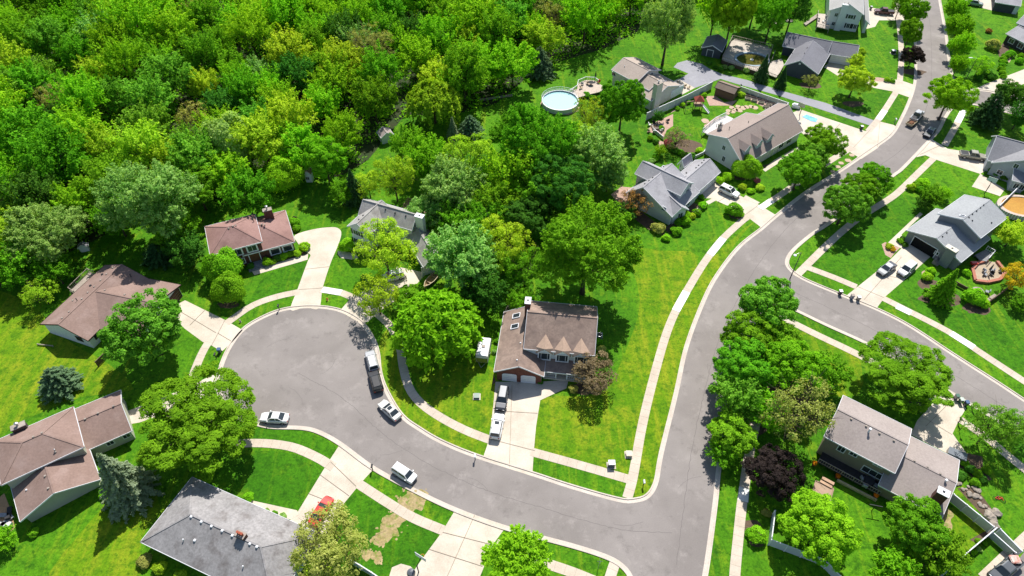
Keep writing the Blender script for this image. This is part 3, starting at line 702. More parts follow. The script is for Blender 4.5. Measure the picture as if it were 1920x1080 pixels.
# white two-storey beside the locust
h = House('white_house', 'white two-storey house with grey gables and tall chimney beside pale tree', [Blk((671.7, 403), (772, 432), (786.7, 400), 5.2, 7.3), Blk((692.5, 441.7), (711, 424), (648, 426.7), 5.2, 7.2, ext=(0, 5)),
    Blk((794, 501), (771, 463), (836, 482), 2.7, 4.9, ext=(0, 3))], WSID, M('mottled_shingle', (.38, .365, .345), (.30, .29, .275), .8, fine=4, grain=.25, c3=(.22, .205, .19), s3=.5))
h.win(672, 434, 4.0, 1.9, 1.3, True, bi=1, mull=2); h.win(672, 453, 1.5, 2.3, 1.4, True, bi=1, mull=3); h.door(802, 503, 2.6, 2.2, None, 'garage_door', bi=2)
h.chimney(786.5, 404, 7.9, 1.7, 1.1, WSID, 0, cap=MATS['white_trim']); h.vents([(715, 379), (703, 386.5), (723, 393), (741, 399.5), (761, 405)], 0, BLACK, .3); h.vents([(681, 404.5), (673, 412)], 1, BLACK, .3)
h.deck([(757, 391), (766, 377), (799, 389), (806, 402), (790, 404)], 1.0, WOOD, rail=[(757, 391), (766, 377), (799, 389), (806, 402)])
# brown-roofed house at the lower left
h = House('sage_house', 'sage-sided house with three brown shingle roofs and dark chimney', [Blk((-12, 828), (137.5, 762.5), (166, 834), 5.2, 7.1, hip=True), Blk((168, 842.5), (247, 808), (222.5, 733), 2.7, 4.7, ext=(2, 0)),
    Blk((37.5, 978), (21.7, 917.5), (191, 907), 2.7, 4.9, roh=1.0, ext=(0, 2.5))], SAGE, BROWNR)
h.chimney(33, 798, 6.3, 1.9, .9, M('dark_brick', (.09, .07, .065), (.06, .05, .045), 2, grain=.3), 0, flue=.5); h.vents([(63, 819.5), (79, 812), (104, 848)], 0); h.vents([(160, 786), (184, 775), (213, 762)], 1)
h.vents([(80, 878), (85, 893), (91, 916)], 2); h.vents([(50, 919), (125, 814)], 2, MATS['white_trim'], .25); h.pipes([(104.5, 846)], 0, .6)
h.win(210, 845, 1.6, 1.1, 1.0, bi=1); h.win(240, 828, 1.6, 1.1, 1.0, bi=1)
# grey hip roof at the bottom
h = House('grey_roofed_house', 'ranch house with big weathered grey hip roof and red chimney pots', [Blk((360, 894.6), (600, 1001), (258.8, 1014), 2.7, 5.3, hip=True, oh=.6)], WBRICK, WEATHR)
h.chimney(451, 1002, 6.0, 1.3, .8, BRICK, 0, cap=STONE, pots=3)
h.vents([(359, 969), (378, 978.5), (397, 987), (417, 995.5), (436, 1004.5), (469, 1020), (482, 1025.5), (365.5, 1013.5)], 0, MATS['white_trim'], .36); h.pipes([(344.5, 1013), (456.5, 1063)], 0, .4, MATS['white_trim'])
# centre house with three pointed dormers
h = House('dormered_house', 'centre house with three pointed white dormers and brick garage front', [Blk((981.7, 654), (1115, 666.7), (995, 564), 5.4, 8.5, rp=(988, 584), roh=.25), Blk((926, 696.7), (945, 585), (1020, 704), 2.7, 4.9, roh=.3),
    Blk((1014, 696), (1112, 706), (1013, 668), 2.5, 2.85, shed=True, oh=.2, nowall=True)], WSID, M('brown_mottled_shingle', (.30, .225, .185), (.23, .165, .135), .3, .92, fine=2.4, grain=.3, c3=(.18, .135, .115), s3=.6))
c, d, n = h.face(973, 700, 1.3, 1); U = Vector((0, 0, 1)); b = h.b[1]
wv = b.d - 2 * b.oh; base = Vector((b.pt(b.roh, b.oh, 0))) + n * .0
F = [base, base + d * wv, base + d * wv + U * 2.78, base + d * wv / 2 + U * 4.72, base + U * 2.78]
MB().add([f + n * .04 for f in F] + [f - n * .02 for f in F], [(0, 1, 2, 3, 4), (0, 1, 6, 5), (1, 2, 7, 6), (2, 3, 8, 7), (3, 4, 9, 8), (4, 0, 5, 9)]).build('brick_front', M('red_brick', (.20, .075, .05), (.13, .05, .038), 2.5, fine=6, grain=.3), h.root)
for t in (.285, .71):
    cc = base + d * wv * t + n * .05; w_, hh = 2.55, 2.1; m = MB()
    pts = [(-w_ / 2, 0), (w_ / 2, 0), (w_ / 2, hh - .35), (w_ / 2 - .18, hh - .1), (w_ / 2 - .5, hh), (-w_ / 2 + .5, hh), (-w_ / 2 + .18, hh - .1), (-w_ / 2, hh - .35)]
    V = [cc + d * x + U * (z + .05) for x, z in pts]; N = len(V)
    gd = MB().add(V + [v + n * .06 for v in V], [tuple(range(N)), tuple(range(2 * N - 1, N - 1, -1))] + [(i, (i + 1) % N, N + (i + 1) % N, N + i) for i in range(N)]).build('garage_door', MATS['white_trim'], h.root)
    m = MB()
    for j in range(1, 4): m.obox(cc - d * (w_ / 2 - .05) + U * (hh * j / 4) + n * .06, d * (w_ - .1), n * .006, U * .03)
    m.build('panel_line', METAL, gd)
def tent_dormer(px, py, ax, ay):
    """steep pyramid-roofed dormer rising from the eave"""
    b = h.b[0]; q = P(px, py, 2.85); f = -b.v.to_3d(); e = b.u.to_3d(); w, hh = 2.3, 2.2
    m = MB(); k = -f * 2.2
    A = [q - e * w / 2, q + e * w / 2, q + e * w / 2 + U * hh, q + U * (hh + 1.0), q - e * w / 2 + U * hh]
    m.add(A + [x + k for x in A], [(0, 1, 2, 3, 4), (0, 4, 9, 5), (1, 6, 7, 2), (0, 5, 6, 1)])
    dm = m.build('dormer', WSID, h.root)
    # roof: front gable peak back to a point up the slope
    a0 = q + U * (hh + 1.1) + f * .25
    a = b.hit(ax, ay)
    m = MB()
    for sg in (-1, 1):
        ev = q + e * sg * (w / 2 + .32) + U * (hh - .2) + f * .25
        r = (ev - f * .7).to_2d() - b.o
        evb = ev - f * .7; evb.z = max(ev.z, b.rz(r.dot(b.u), r.dot(b.v)))
        poly = [a0, ev, evb, a]
        m.add(poly + [x - U * .1 for x in poly], [(0, 1, 2, 3), (7, 6, 5, 4), (0, 1, 5, 4), (1, 2, 6, 5), (2, 3, 7, 6), (3, 0, 4, 7)])
    m.build('dormer_roof', M('tan_dormer_shingle', (.42, .30, .225), (.35, .25, .19), .8, fine=4, grain=.15), dm)
    c = q + U * 1.1; mm = MB(); ww, wh, tt = 2.05, 1.9, .2
    for sg in (-1, 1):
        mm.obox(c + e * sg * ww / 2 - e * tt / 2 - U * (wh + tt) / 2, e * tt, f * .12, U * (wh + tt)); mm.obox(c - e * (ww - tt) / 2 + U * sg * wh / 2 - U * tt / 2, e * (ww - tt), f * .12, U * tt)
        mm.obox(c + e * sg * ww * .27 - e * .03 - U * (wh - tt) / 2, e * .06, f * .1, U * (wh - tt))
    fr = mm.build('dormer_window', MATS['white_trim'], dm)
    MB().obox(c - e * (ww - tt) / 2 - U * (wh - tt) / 2, e * (ww - tt), f * .03, U * (wh - tt)).build('dormer_pane', GLASS, dm)
for a_ in ((1020, 674.5, 1023.5, 626), (1053.5, 678.5, 1057, 629.5), (1087.5, 682, 1090, 632.5)): tent_dormer(*a_)
h.chimney(990, 563, 9.0, .95, 1.5, BRICK, 0, cap=MATS['white_trim']); h.skylight(968, 592.5, 1, 1.0, 1.3); h.skylight(965, 612.5, 1, 1.0, 1.3); h.vents([(969.5, 675.5), (976, 643.5)], 1, MATS['white_trim'], .25)
h.rail([(1021, 706), (1041, 708.5)], .35, .9); h.rail([(1063, 711), (1076, 712.5)], .35, .9); h.rail([(1076, 712.5), (1110, 716)], .35, .9)
m = MB()
for x, y in ((1021.5, 706), (1042, 708.5), (1062, 710.8), (1085, 713), (1109, 716)): q = P(x, y, .3); m.beam(q, q + U * 2.1, .16, .16, up=(1, 0, 0))
m.build('porch_post', MATS['white_trim'], h.root)
m = MB().prism([P(x, y, .3).to_2d() for x, y in ((1019, 708), (1112, 718), (1113, 700), (1020, 690))], 0, .3); m.build('porch_floor', CONC, h.root)
q = P(1120, 633, 0); m = MB().box(q.x - .1, q.x + .9, q.y - .5, q.y + .5, 0, .9); ac = m.build('air_conditioner', METAL, h.root, bevel=.05); MB().lathe((q.x + .4, q.y, .9), [(.38, 0), (.38, .03), (.1, .04)], 16).build('fan_grille', BLACK, ac)
# tan house at the lower right
h = House('tan_house', 'tan-sided house with two taupe roofs above a dark rear deck', [Blk((1545, 818), (1678, 887.5), (1716.7, 808), 5.2, 6.9, rp=(1706, 835)), Blk((1660, 916), (1766, 972), (1797, 862), 2.8, 4.6, ext=(1, 0))], TANS, TAUPER)
for a in [(1571, 857, 3.9, 1.1, 1.5), (1594, 866, 4.1, 1.1, .9)]: h.win(*a, bi=0)
h.win(1634, 894, 2.2, 3.2, 1.4, bi=0, mull=2); h.win(1646, 874, 4.6, 1.3, .8, bi=0); h.win(1700, 945, 1.6, 1.2, 1.0, bi=1)
h.vents([(1596, 786), (1624, 799.5), (1649, 813), (1676, 826.5)], 0); h.vents([(1714.5, 864.5), (1739, 876.5), (1763, 889)], 1); h.pipes([(1628, 810)], 0, 1.0, MATS['white_trim'], .14); h.pipes([(1772, 903)], 1, .6, MATS['white_trim'], .14)
h.chimney(1770, 922, 6.0, 1.5, 1.1, BRICK, 1, cap=MATS['white_trim'])
h.deck([(1533, 866), (1648, 928), (1662, 906), (1545, 842)], .9, M('dark_deck', (.05, .045, .045), (.035, .032, .035)), rail=[(1533, 866), (1648, 928)], railmat=WOODG)
# grey house with the open garage
h = House('grey_garage_house', 'two-level grey house with silver roofs and an open garage', [Blk((1839, 446.5), (1888.7, 408.5), (1755, 402.7), 5.3, 7.0), Blk((1802, 492), (1833, 467), (1693, 436), 2.8, 4.8, rp=(1754, 448), ext=(0, 5))], MIDG, GREYR2)
h.door(1719, 473, 4.9, 2.3, M('garage_shade', (.008, .008, .009), grain=0), 'garage_opening_shade', bi=1, z0=.02)  # near-black panel stands in for the shade inside the open garage
h.block_part('chimney_chase', MIDG, 1775, 484, 2.3, 1.9, 4.6, .75, bi=1)
h.chimney(1785.5, 465.5, 4.85, 1.1, 2.1, MIDG, 1, zb=4.6, cap=M('cream_cap', (.7, .66, .55)))
h.vents([(1767, 444), (1775, 437)], 1, BLACK, .25); h.vents([(1816.5, 408), (1823, 402), (1831, 396), (1838, 390), (1844, 385), (1823, 414), (1859, 418)], 0, BLACK, .25); h.skylight(1804, 405, 0, .6, .9)
c, d, n = h.face(1848, 455, 4.0); h.win(1752, 478, 1.5, .8, .8, bi=1)
m = MB()
for i in range(4):
    q = P(1752, 489, 0); m.obox(q - d * 1.1 + n * (.3 * i) , d * 2.0, n * .28, Vector((0, 0, .9 - .22 * i)))
m.build('porch_steps', STONE, h.root)
h.deck([(1828, 478), (1848, 468), (1862, 476), (1850, 490), (1838, 488)], .6, M('grey_deck', (.25, .25, .26)), rail=[(1848, 468), (1862, 476), (1850, 490)], railmat=MATS['white_trim'])
# white house with grey gables facing the bend
h = House('grey_gabled_house', 'white house with cross gables of grey shingle and arched front window', [Blk((1260, 407), (1312, 360), (1186.6, 351), 2.8, 6.5, rp=(1206, 351)), Blk((1276, 367), (1249, 354), (1301, 344), 5.0, 6.9, width=5, ext=(0, 8)),
    Blk((1302, 366), (1351, 322.7), None, 2.8, 4.9, width=6.6, ext=(0, 0)), Blk((1262, 405), (1248, 392), None, 2.85, 4.4, width=-4.2, ext=(0, 2)), Blk((1270, 308), (1286, 296), (1296, 304), 2.8, 4.6)], GSID, GREYR)
h.win(1272, 402, 1.6, 1.3, 1.7, bi=3); h.win(1288, 357, 3.9, 1.3, 1.2, bi=1); h.win(1299, 341, 4.6, .9, 1.2, bi=1); h.win(1298, 386, 1.6, 1.8, 1.5, bi=0); h.door(1326, 355, 4.8, 2.2, None, 'garage_door', bi=2)
h.win(1240, 395, 3.5, 1.0, 1.1, bi=0)
h.skylight(1245, 314, 1, .8, .8); h.vents([(1224, 333.5), (1217, 339), (1209, 345)], 0, BLACK, .3); h.vents([(1259.5, 312.5), (1268, 316), (1277, 320), (1287, 324.5)], 1, BLACK, .3); h.vents([(1305, 315), (1310, 310.5), (1316, 305.5), (1320, 301)], 2, BLACK, .3); h.pipes([(1276, 312)], 1, .6, BLACK)
# long house with three tilted dormers
h = House('long_gabled_house', 'long house with steep taupe roof and three shaded dormers', [Blk((1393.6, 311), (1506, 245), (1325, 251), 3.0, 7.3, zd=5.4, rp=(1364, 259), roh=.3, ext=(0, -8), bare1=True), Blk((1466, 268.5), (1506, 245), None, 3.0, 7.3, zd=6.4, width=8.4, rp=(1364, 259), roh=.3, bare0=True)], GSID, roofm('warm_taupe_shingle', (.325, .265, .235), (.29, .235, .21)))
for px, py, bi in ((1441.3, 267, 0), (1421.6, 278, 0), (1399.4, 289, 0)): h.dormer(px, py, bi, h.b[bi].hit(px, py).z - .15, 2.0, 1.5, .95, shutters=False, depth=3.6)
h.win(1361, 275, 4.3, .9, 1.2, bi=0); h.win(1360, 296, 1.6, .9, 1.4, bi=0); h.win(1470, 277, 1.6, 1.8, 1.3, bi=1); h.win(1485, 268, 1.6, 1.8, 1.3, bi=1); h.door(1441, 284, 1.0, 2.0, M('pale_green_door', (.5, .6, .45)), bi=0)
h.chimney(1351.5, 233, 7.2, .75, .75, METAL, 0, zb=5, flue=.4); h.pipes([(1367, 243), (1343, 238)], 0, .8, BLACK); h.pipes([(1403, 230)], 0, .5, BLACK)
h.rail([(1402, 300), (1440, 288), (1490, 262)], .4, .9)
h.deck([(1317, 247), (1340, 227), (1362, 216), (1375, 222), (1340, 256)], 1.1, M('white_deck', (.6, .58, .56)), rail=[(1317, 247), (1340, 227), (1362, 216)], railmat=MATS['white_trim'])
# beige split level
h = House('beige_house', 'beige split-level house with stepped tan roofs and broad chimney', [Blk((1239, 131), (1192, 107.5), (1134.6, 124.4), 4.6, 6.4, rp=(1216.5, 131.7)), Blk((1277, 160), (1235, 138), (1215, 186), 3.0, 5.0, rp=(1251, 161), ext=(0, 3)),
    Blk((1250, 152), (1225, 139), (1208, 164.6), 4.0, 5.5, ext=(0, 5))], BEIGE, roofm('sand_shingle', (.40, .335, .29), (.34, .285, .245)))
h.chimney(1235, 155, 7.4, 1.3, 2.2, BEIGE, 1, cap=STONE, flue=.4); h.pipes([(1171, 125)], 0, .4, MATS['white_trim']); h.win(1150, 138, 3.4, 1.2, 1.0, bi=0); h.win(1228, 143, 4.5, 1.3, .8, bi=0); h.door(1282, 166, 4.6, 2.2, None, 'garage_door', bi=1)
# slate-sided house
h = House('slate_house', 'dark slate-sided house with charcoal roofs and white garage front', [Blk((1467, 86), (1551, 104), None, 2.8, 5.1, rp=(1476, 60), sym=True), Blk((1552.6, 101), (1606, 109.5), None, 2.7, 4.7, rp=(1560, 77), sym=True), Blk((1470.7, 122), (1495, 85), (1535, 138), 2.8, 5.2, rp=(1498.5, 117))], BLUEG, DARKR)
h.door(1575, 119, 5.2, 2.2, None, 'garage_door', bi=1); h.pipes([(1497, 70), (1513, 91), (1485, 101)], 0, .4, BLACK); h.pipes([(1513, 91), (1485, 101), (1508, 101)], 2, .4, BLACK); h.win(1531, 135, 1.6, .9, 1.2, bi=2)
h.block_part('white_gable_vent', MATS['white_trim'], 1498, 122, 4.1, .5, .5, .06, bi=2)
# white house at the top
h = House('tall_white_house', 'tall white two-storey house with chimney chase on its gable end', [Blk((1620, 28), (1616.5, -40), (1555.5, 19), 5.5, 8.0), Blk((1631, 46), (1625, -30), (1619, 40), 2.9, 4.2, shed=True)], WSID, roofm('pale_grey_shingle', (.40, .39, .38), (.34, .335, .325)))
h.win(1568, 27, 4.3, .9, 1.1, bi=0); h.win(1562.5, 43.5, 1.6, .9, 1.1, bi=0); h.win(1595, 30, 4.3, 1.5, 1.2, True, bi=0); h.win(1590, 50, 1.6, .9, 1.4, True, bi=0); h.win(1603, 51, 1.6, .9, 1.4, True, bi=0)
h.block_part('chimney_chase', WSID, 1577, 35, 3.9, 1.7, 7.8, .8, bi=0); h.pipes([(1583, 8), (1590, 8)], 0, .5, BLACK)
h.deck([(1531, 50), (1533, 25), (1556, 27), (1554, 55)], 1.2, M('bleached_deck', (.5, .44, .38)), rail=[(1554, 55), (1531, 50), (1533, 25)])
# houses cut by the frame
h = House('dark_garage_house', 'dark grey house with flat grey roof slope at the top corner', [Blk((1866, 4), (1914, 12), None, 2.8, 4.6, width=11)], M('dark_siding', (.08, .085, .10)), GREYR)
h.door(1905, 20, .9, 2.1, None, bi=0)
h = House('porch_house', 'dark-sided house with white framed windows above clipped shrubs', [Blk((1886, 63), (1945, 93), None, 2.8, 4.4, width=8), Blk((1906, 43), (1960, 62), None, 4.6, 6.2, width=8)], M('black_brown_siding', (.06, .055, .06)), GREYR)
h.win(1897, 77, 1.5, 1.6, 1.3, bi=0); h.win(1913, 86, 1.5, 1.6, 1.5, bi=0)
h = House('blue_grey_house', 'pale blue-grey house with steep grey gables at the right edge', [Blk((1851, 300), (1930, 322), None, 3.0, 6.4, rp=(1877, 256), sym=True), Blk((1859, 305), (1872, 290), (2000, 350), 3.1, 8.0, roh=.3, ext=(0, 6)), Blk((1898, 338), (1930, 346), None, 3.0, 3.9, shed=True, width=4)], siding('blue_grey_siding', (.38, .41, .46)), roofm('speckled_shingle', (.27, .27, .285), (.2, .2, .215)))
h.win(1909, 307, 4.4, 1.0, 1.2, bi=1); h.win(1879, 318, 1.6, 1.2, 1.2, bi=1); h.win(1905, 349, 1.6, 1.0, 1.4, bi=2); h.win(1916, 352, 1.6, 1.0, 1.4, bi=2)
# sheds
h = House('garden_shed', 'dark slate shed with grey gable roof near the oval pool', [Blk((1354, 97), (1364, 76), (1315, 89.5), 2.4, 3.7, oh=.3, roh=.3)], BLUEG, DARKR, cat='shed')
h.door(1329, 104, 1.6, 1.9, BLUEG)
h = House('garden_shed', 'small grey roofed shed hidden at the wood edge', [Blk((738, 252), (730, 241), (713, 257), 2.0, 3.0, oh=.2, roh=.2)], GSID, TAUPER, cat='shed')
h = House('garden_shed', 'little white shed with a red roof and one window among trees', [Blk((569, 328), (572, 318), (583, 329), 2.3, 3.3, oh=.15, roh=.2)], WSID, ROSER, cat='shed'); h.win(575, 340, 1.2, .8, .9)
h = House('dog_house', 'tiny white gabled play hut on shaded left lawn', [Blk((145, 466), (146, 460), (164, 464), 1.3, 2.0, oh=.15, roh=.15)], WSID, DARKR, cat='shed')
h = House('garden_shed', 'brown wooden shed at the corner of white garden fences', [Blk((1340, 164), (1377, 177), (1386, 162.5), 2.3, 3.4, rp=(1382, 164), oh=.25, roh=.25)], DKB, roofm('brown_felt', (.26, .205, .165), (.22, .17, .135)), 'brown_trim', cat='shed')
# ------------------------------------------------------------------ trees: crowns of many leaves, tapered trunk with limbs
def nrm(a): return a / np.maximum(np.linalg.norm(a, axis=1, keepdims=True), 1e-9)
def leaf_mesh(name, c, n, size, tint, rs, elong=1.6, droop=None):
    N = len(c); t = rs.normal(size=(N, 3))
    if droop is not None: t = t * .25 + droop
    t = t - n * (t * n).sum(1, keepdims=True); t = nrm(t); b = np.cross(n, t)
    s = (size * rs.uniform(.7, 1.3, N))[:, None] if np.isscalar(size) else (size * rs.uniform(.7, 1.3, N))[:, None]
    v = np.empty((N, 4, 3)); v[:, 0] = c - t * s * elong; v[:, 1] = c + b * s * .8 ; v[:, 2] = c + t * s * elong + n * s * -.3; v[:, 3] = c - b * s * .8
    me = bpy.data.meshes.new(name)
    me.vertices.add(N * 4); me.vertices.foreach_set('co', v.reshape(-1).astype(np.float32))
    me.loops.add(N * 4); me.loops.foreach_set('vertex_index', np.arange(N * 4, dtype=np.int32))
    me.polygons.add(N); me.polygons.foreach_set('loop_start', np.arange(0, N * 4, 4, dtype=np.int32))
    a = me.attributes.new('tint', 'FLOAT', 'FACE'); a.data.foreach_set('value', np.clip(tint, 0, 1).astype(np.float32))
    me.update(); me.validate(); return me
def crown_broad(seed, nl=11, ncl=170, per=46, leaf=.042, spread=.15, cz=1.15, vz=.8, spray=0., gap=.0, lobe=(.34, .52), up=.6, tall=1.):
    """crown of lobes (radius 1): sprays of leaves over the outside of every lobe, fewer inside"""
    rs = np.random.RandomState(seed)
    L = []
    for i in range(nl):
        a = 2.4 * i + rs.uniform(-.5, .5); ph = -0.55 + 1.55 * (i + .5) / nl
        q = np.array([math.cos(a) * math.cos(ph), math.sin(a) * math.cos(ph), math.sin(ph)])
        r = rs.uniform(*lobe); L.append((q * (1 - r) * rs.uniform(.75, 1.12), r))
    L.append((np.zeros(3), .5))
    cs, ds = [], []
    tries = 0
    while len(cs) < ncl and tries < ncl * 30:
        tries += 1; c0, r = L[rs.randint(len(L))]
        d = rs.normal(size=3); d /= np.linalg.norm(d)
        if d[2] < -.55: continue
        p = c0 + d * r * rs.uniform(.85, 1.12)
        if any(np.linalg.norm(p - c1) < r1 * .82 for c1, r1 in L): continue
        if gap and rs.rand() < gap: continue
        cs.append(p); ds.append(nrm((d * .6 + nrm(p[None])[0] * .5)[None])[0])
    cs, ds = np.array(cs), np.array(ds); n = len(cs)
    ct = rs.uniform(0, 1, n)
    idx = np.repeat(np.arange(n), per); N = len(idx)
    D = ds[idx]
    if spray:
        t = rs.uniform(-.6, 1, N)[:, None]
        off = rs.normal(size=(N, 3)) * spread * (1.1 - .8 * np.maximum(t, 0)) + (D * .75 + np.array([0, 0, .3])) * spray * t
        nn = nrm(D * .35 + np.array([0, 0, up]) + rs.normal(size=(N, 3)) * .45)
    else:
        hh = nrm(rs.normal(size=(N, 3)) + D * .9 + np.array([0, 0, .35]))
        off = hh * (spread * (rs.uniform(.55, 1.08, N) * rs.uniform(.75, 1.2, n)[idx]))[:, None] * np.array([1, 1, .8])
        nn = nrm(hh * .85 + np.array([0, 0, up * .5]) + rs.normal(size=(N, 3)) * .28)
    c = cs[idx] + off
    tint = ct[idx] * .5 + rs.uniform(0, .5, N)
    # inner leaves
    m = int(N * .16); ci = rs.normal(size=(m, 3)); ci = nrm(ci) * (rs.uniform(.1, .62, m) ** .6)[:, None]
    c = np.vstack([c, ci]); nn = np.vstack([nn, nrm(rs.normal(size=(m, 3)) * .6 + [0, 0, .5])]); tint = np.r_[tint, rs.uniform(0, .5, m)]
    c = c * np.array([1, 1, vz]) + np.array([0, 0, cz]); c[:, 2] *= tall
    return leaf_mesh('crown', c, nn, leaf, tint, rs), [(l[0] * np.array([1, 1, vz]) + np.array([0, 0, cz])) * np.array([1, 1, tall]) for l in L[:-1]]
def crown_conifer(seed, whorls=17, leaf=.05, h=2.6, per=26, droop=.25, taper=1.):
    """tiers of drooping boughs narrowing to a point (base radius 1, height h)"""
    rs = np.random.RandomState(seed); C, N_, T = [], [], []
    for i in range(whorls):
        f = i / (whorls - 1); z = .12 * h + .86 * h * f; R = (1 - f) ** taper * 1.0 + .05
        nb = int(7 + 9 * (1 - f))
        for b in range(nb):
            a = 2 * math.pi * b / nb + rs.uniform(-.25, .25) + i * .7; rr = R * rs.uniform(.78, 1.1); tt = rs.uniform(0, 1)
            k = int(per * (.35 + R)); t = rs.uniform(.15, 1, k) ** .7
            x = np.stack([np.cos(a) * rr * t, np.sin(a) * rr * t, z - droop * rr * t ** 1.5 + rs.uniform(-.03, .03, k)], 1)
            w = rr * .2 * (1.1 - t); x[:, 0] += -np.sin(a) * rs.normal(size=k) * w; x[:, 1] += np.cos(a) * rs.normal(size=k) * w
            C.append(x); N_.append(nrm(np.array([math.cos(a) * .45, math.sin(a) * .45, .8]) + rs.normal(size=(k, 3)) * .35)); T.append(tt * .4 + .3 * t + rs.uniform(0, .3, k))
    return leaf_mesh('crown', np.vstack(C), np.vstack(N_), leaf, np.concatenate(T), rs, 1.9), []
def crown_weeping(seed, n=240, leaf=.034):
    rs = np.random.RandomState(seed); C, N_, T = [], [], []
    for i in range(n):
        a = rs.uniform(0, 2 * math.pi); r = math.sqrt(rs.uniform(0, 1)) * .95; z0 = 1.75 - .75 * r * r + rs.uniform(-.12, .1); k = 44; t = rs.uniform(0, 1, k)
        L = rs.uniform(.35, .8); out = .28
        x = np.stack([np.cos(a) * (r + out * t * .6), np.sin(a) * (r + out * t * .6), z0 + .12 * t - L * t ** 1.8], 1) + rs.normal(size=(k, 3)) * .035
        C.append(x); N_.append(nrm(np.array([math.cos(a) * .5, math.sin(a) * .5, .6]) + rs.normal(size=(k, 3)) * .45)); T.append(np.full(k, rs.uniform(0, .5)) + rs.uniform(0, .5, k))
    return leaf_mesh('crown', np.vstack(C), np.vstack(N_), leaf, np.concatenate(T), rs, 2.1), [np.array([.4 * math.cos(a), .4 * math.sin(a), 1.3]) for a in range(5)]
def crown_ball(seed, n=5200, leaf=.05, flat=.85):
    rs = np.random.RandomState(seed); d = rs.normal(size=(n, 3)); d[:, 2] = np.abs(d[:, 2]) * 1.1 - .25; d = nrm(d)
    k = rs.normal(size=(26, 3)); k = nrm(k); bump = np.max(d @ k.T, 1)
    r = (.66 + .36 * np.clip((bump - .72) / .28, 0, 1) + rs.normal(size=n) * .05) * (1 + .10 * np.sin(3 * np.arctan2(d[:, 1], d[:, 0]) + seed))
    c = d * r[:, None] * np.array([1, 1, flat]) + np.array([0, 0, flat * .75]); c[:, 2] = np.maximum(c[:, 2], .02)
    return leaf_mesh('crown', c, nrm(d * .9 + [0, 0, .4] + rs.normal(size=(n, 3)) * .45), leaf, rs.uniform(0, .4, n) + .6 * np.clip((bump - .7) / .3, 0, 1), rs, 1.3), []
def trunk_mesh(seed, limbs, r0=.06, top=.9, sticks=0, lean=.05):
    rs = np.random.RandomState(seed + 77); m = MB()
    a = rs.uniform(0, 6.28); tip = Vector((lean * math.cos(a), lean * math.sin(a), top))
    m.tube([(0, 0, -.02), (0, 0, top * .15), tip * .55, tip], [r0 * 1.35, r0, r0 * .75, r0 * .4], 7)
    for q in limbs:
        q = Vector(q); f = rs.uniform(.45, .8); s = tip * f; s.z = top * f
        mid = s.lerp(q, .5) + Vector((0, 0, .08)); m.tube([s, mid, q], [r0 * .5, r0 * .32, r0 * .12], 5)
        for k in range(sticks):
            e = q + Vector(rs.normal(size=3)) * .28 + Vector((0, 0, .1)); m.tube([mid.lerp(q, rs.uniform(.2, 1)), e], [r0 * .2, r0 * .06], 4)
    o = m.build('trunk', BARK, None, smooth=True); me = o.data; bpy.data.objects.remove(o); return me
PROTO = {}
def proto(key, fn, count, **kw):
    PROTO[key] = []
    for i in range(count):
        me, limbs = fn(seed=101 * len(PROTO) + 13 * i + 5, **{k: v for k, v in kw.items() if not k.startswith('t_')})
        me.materials.append(MATS['lf_green'])
        PROTO[key].append((me, trunk_mesh(i + len(PROTO), limbs, kw.get('t_r', .055), kw.get('t_top', 1.0), kw.get('t_sticks', 0))))
for nm, d, l in (('green', (.050, .165, .008), (.155, .36, .016)), ('bright', (.085, .24, .008), (.23, .46, .018)), ('deep', (.025, .095, .012), (.075, .21, .022)), ('lime', (.15, .28, .012), (.34, .48, .03)), ('silver', (.050, .175, .016), (.30, .46, .13)),
                 ('olive', (.15, .19, .03), (.32, .33, .09)), ('spruce', (.07, .115, .065), (.27, .33, .21)), ('pine', (.016, .055, .016), (.06, .13, .04)), ('bluepine', (.04, .095, .05), (.14, .23, .12)), ('purple', (.015, .012, .011), (.052, .040, .036)),
                 ('bronze', (.10, .075, .04), (.24, .19, .11)), ('rust', (.13, .085, .02), (.33, .19, .055)), ('yellow', (.26, .24, .01), (.52, .38, .02)), ('maple', (.042, .150, .008), (.17, .37, .035)), ('pink', (.3, .06, .09), (.5, .16, .18))):
    leafmat('lf_' + nm, d, l, .38)
TI = {'L': dict(leaf=.0155, ncl=350, per=105, spread=.105), 'M': dict(leaf=.025, ncl=215, per=78, spread=.145), 'S': dict(leaf=.038, ncl=115, per=62, spread=.20)}
TS = {'L': dict(leaf=.0150, ncl=520, per=70, spread=.035, spray=.16), 'M': dict(leaf=.024, ncl=320, per=52, spread=.05, spray=.24), 'S': dict(leaf=.036, ncl=170, per=46, spread=.07, spray=.30)}
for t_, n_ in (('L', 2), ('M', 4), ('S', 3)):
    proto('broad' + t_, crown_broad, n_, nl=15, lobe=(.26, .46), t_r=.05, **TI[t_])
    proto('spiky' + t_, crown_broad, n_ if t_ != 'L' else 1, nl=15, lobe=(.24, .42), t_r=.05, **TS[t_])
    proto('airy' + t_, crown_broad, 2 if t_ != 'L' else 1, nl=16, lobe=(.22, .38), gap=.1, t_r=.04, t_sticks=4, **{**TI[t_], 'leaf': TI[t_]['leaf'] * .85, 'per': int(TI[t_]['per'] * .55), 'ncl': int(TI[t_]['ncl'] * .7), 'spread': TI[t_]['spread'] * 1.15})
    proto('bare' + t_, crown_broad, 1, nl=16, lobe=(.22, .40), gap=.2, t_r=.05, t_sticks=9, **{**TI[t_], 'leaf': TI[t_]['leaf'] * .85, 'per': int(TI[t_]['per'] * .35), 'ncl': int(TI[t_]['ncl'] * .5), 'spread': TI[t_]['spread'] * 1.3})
proto('wood', crown_broad, 8, nl=14, ncl=135, per=44, leaf=.033, spread=.06, spray=.33, lobe=(.22, .42), vz=.95, t_r=.045, t_top=1.0)
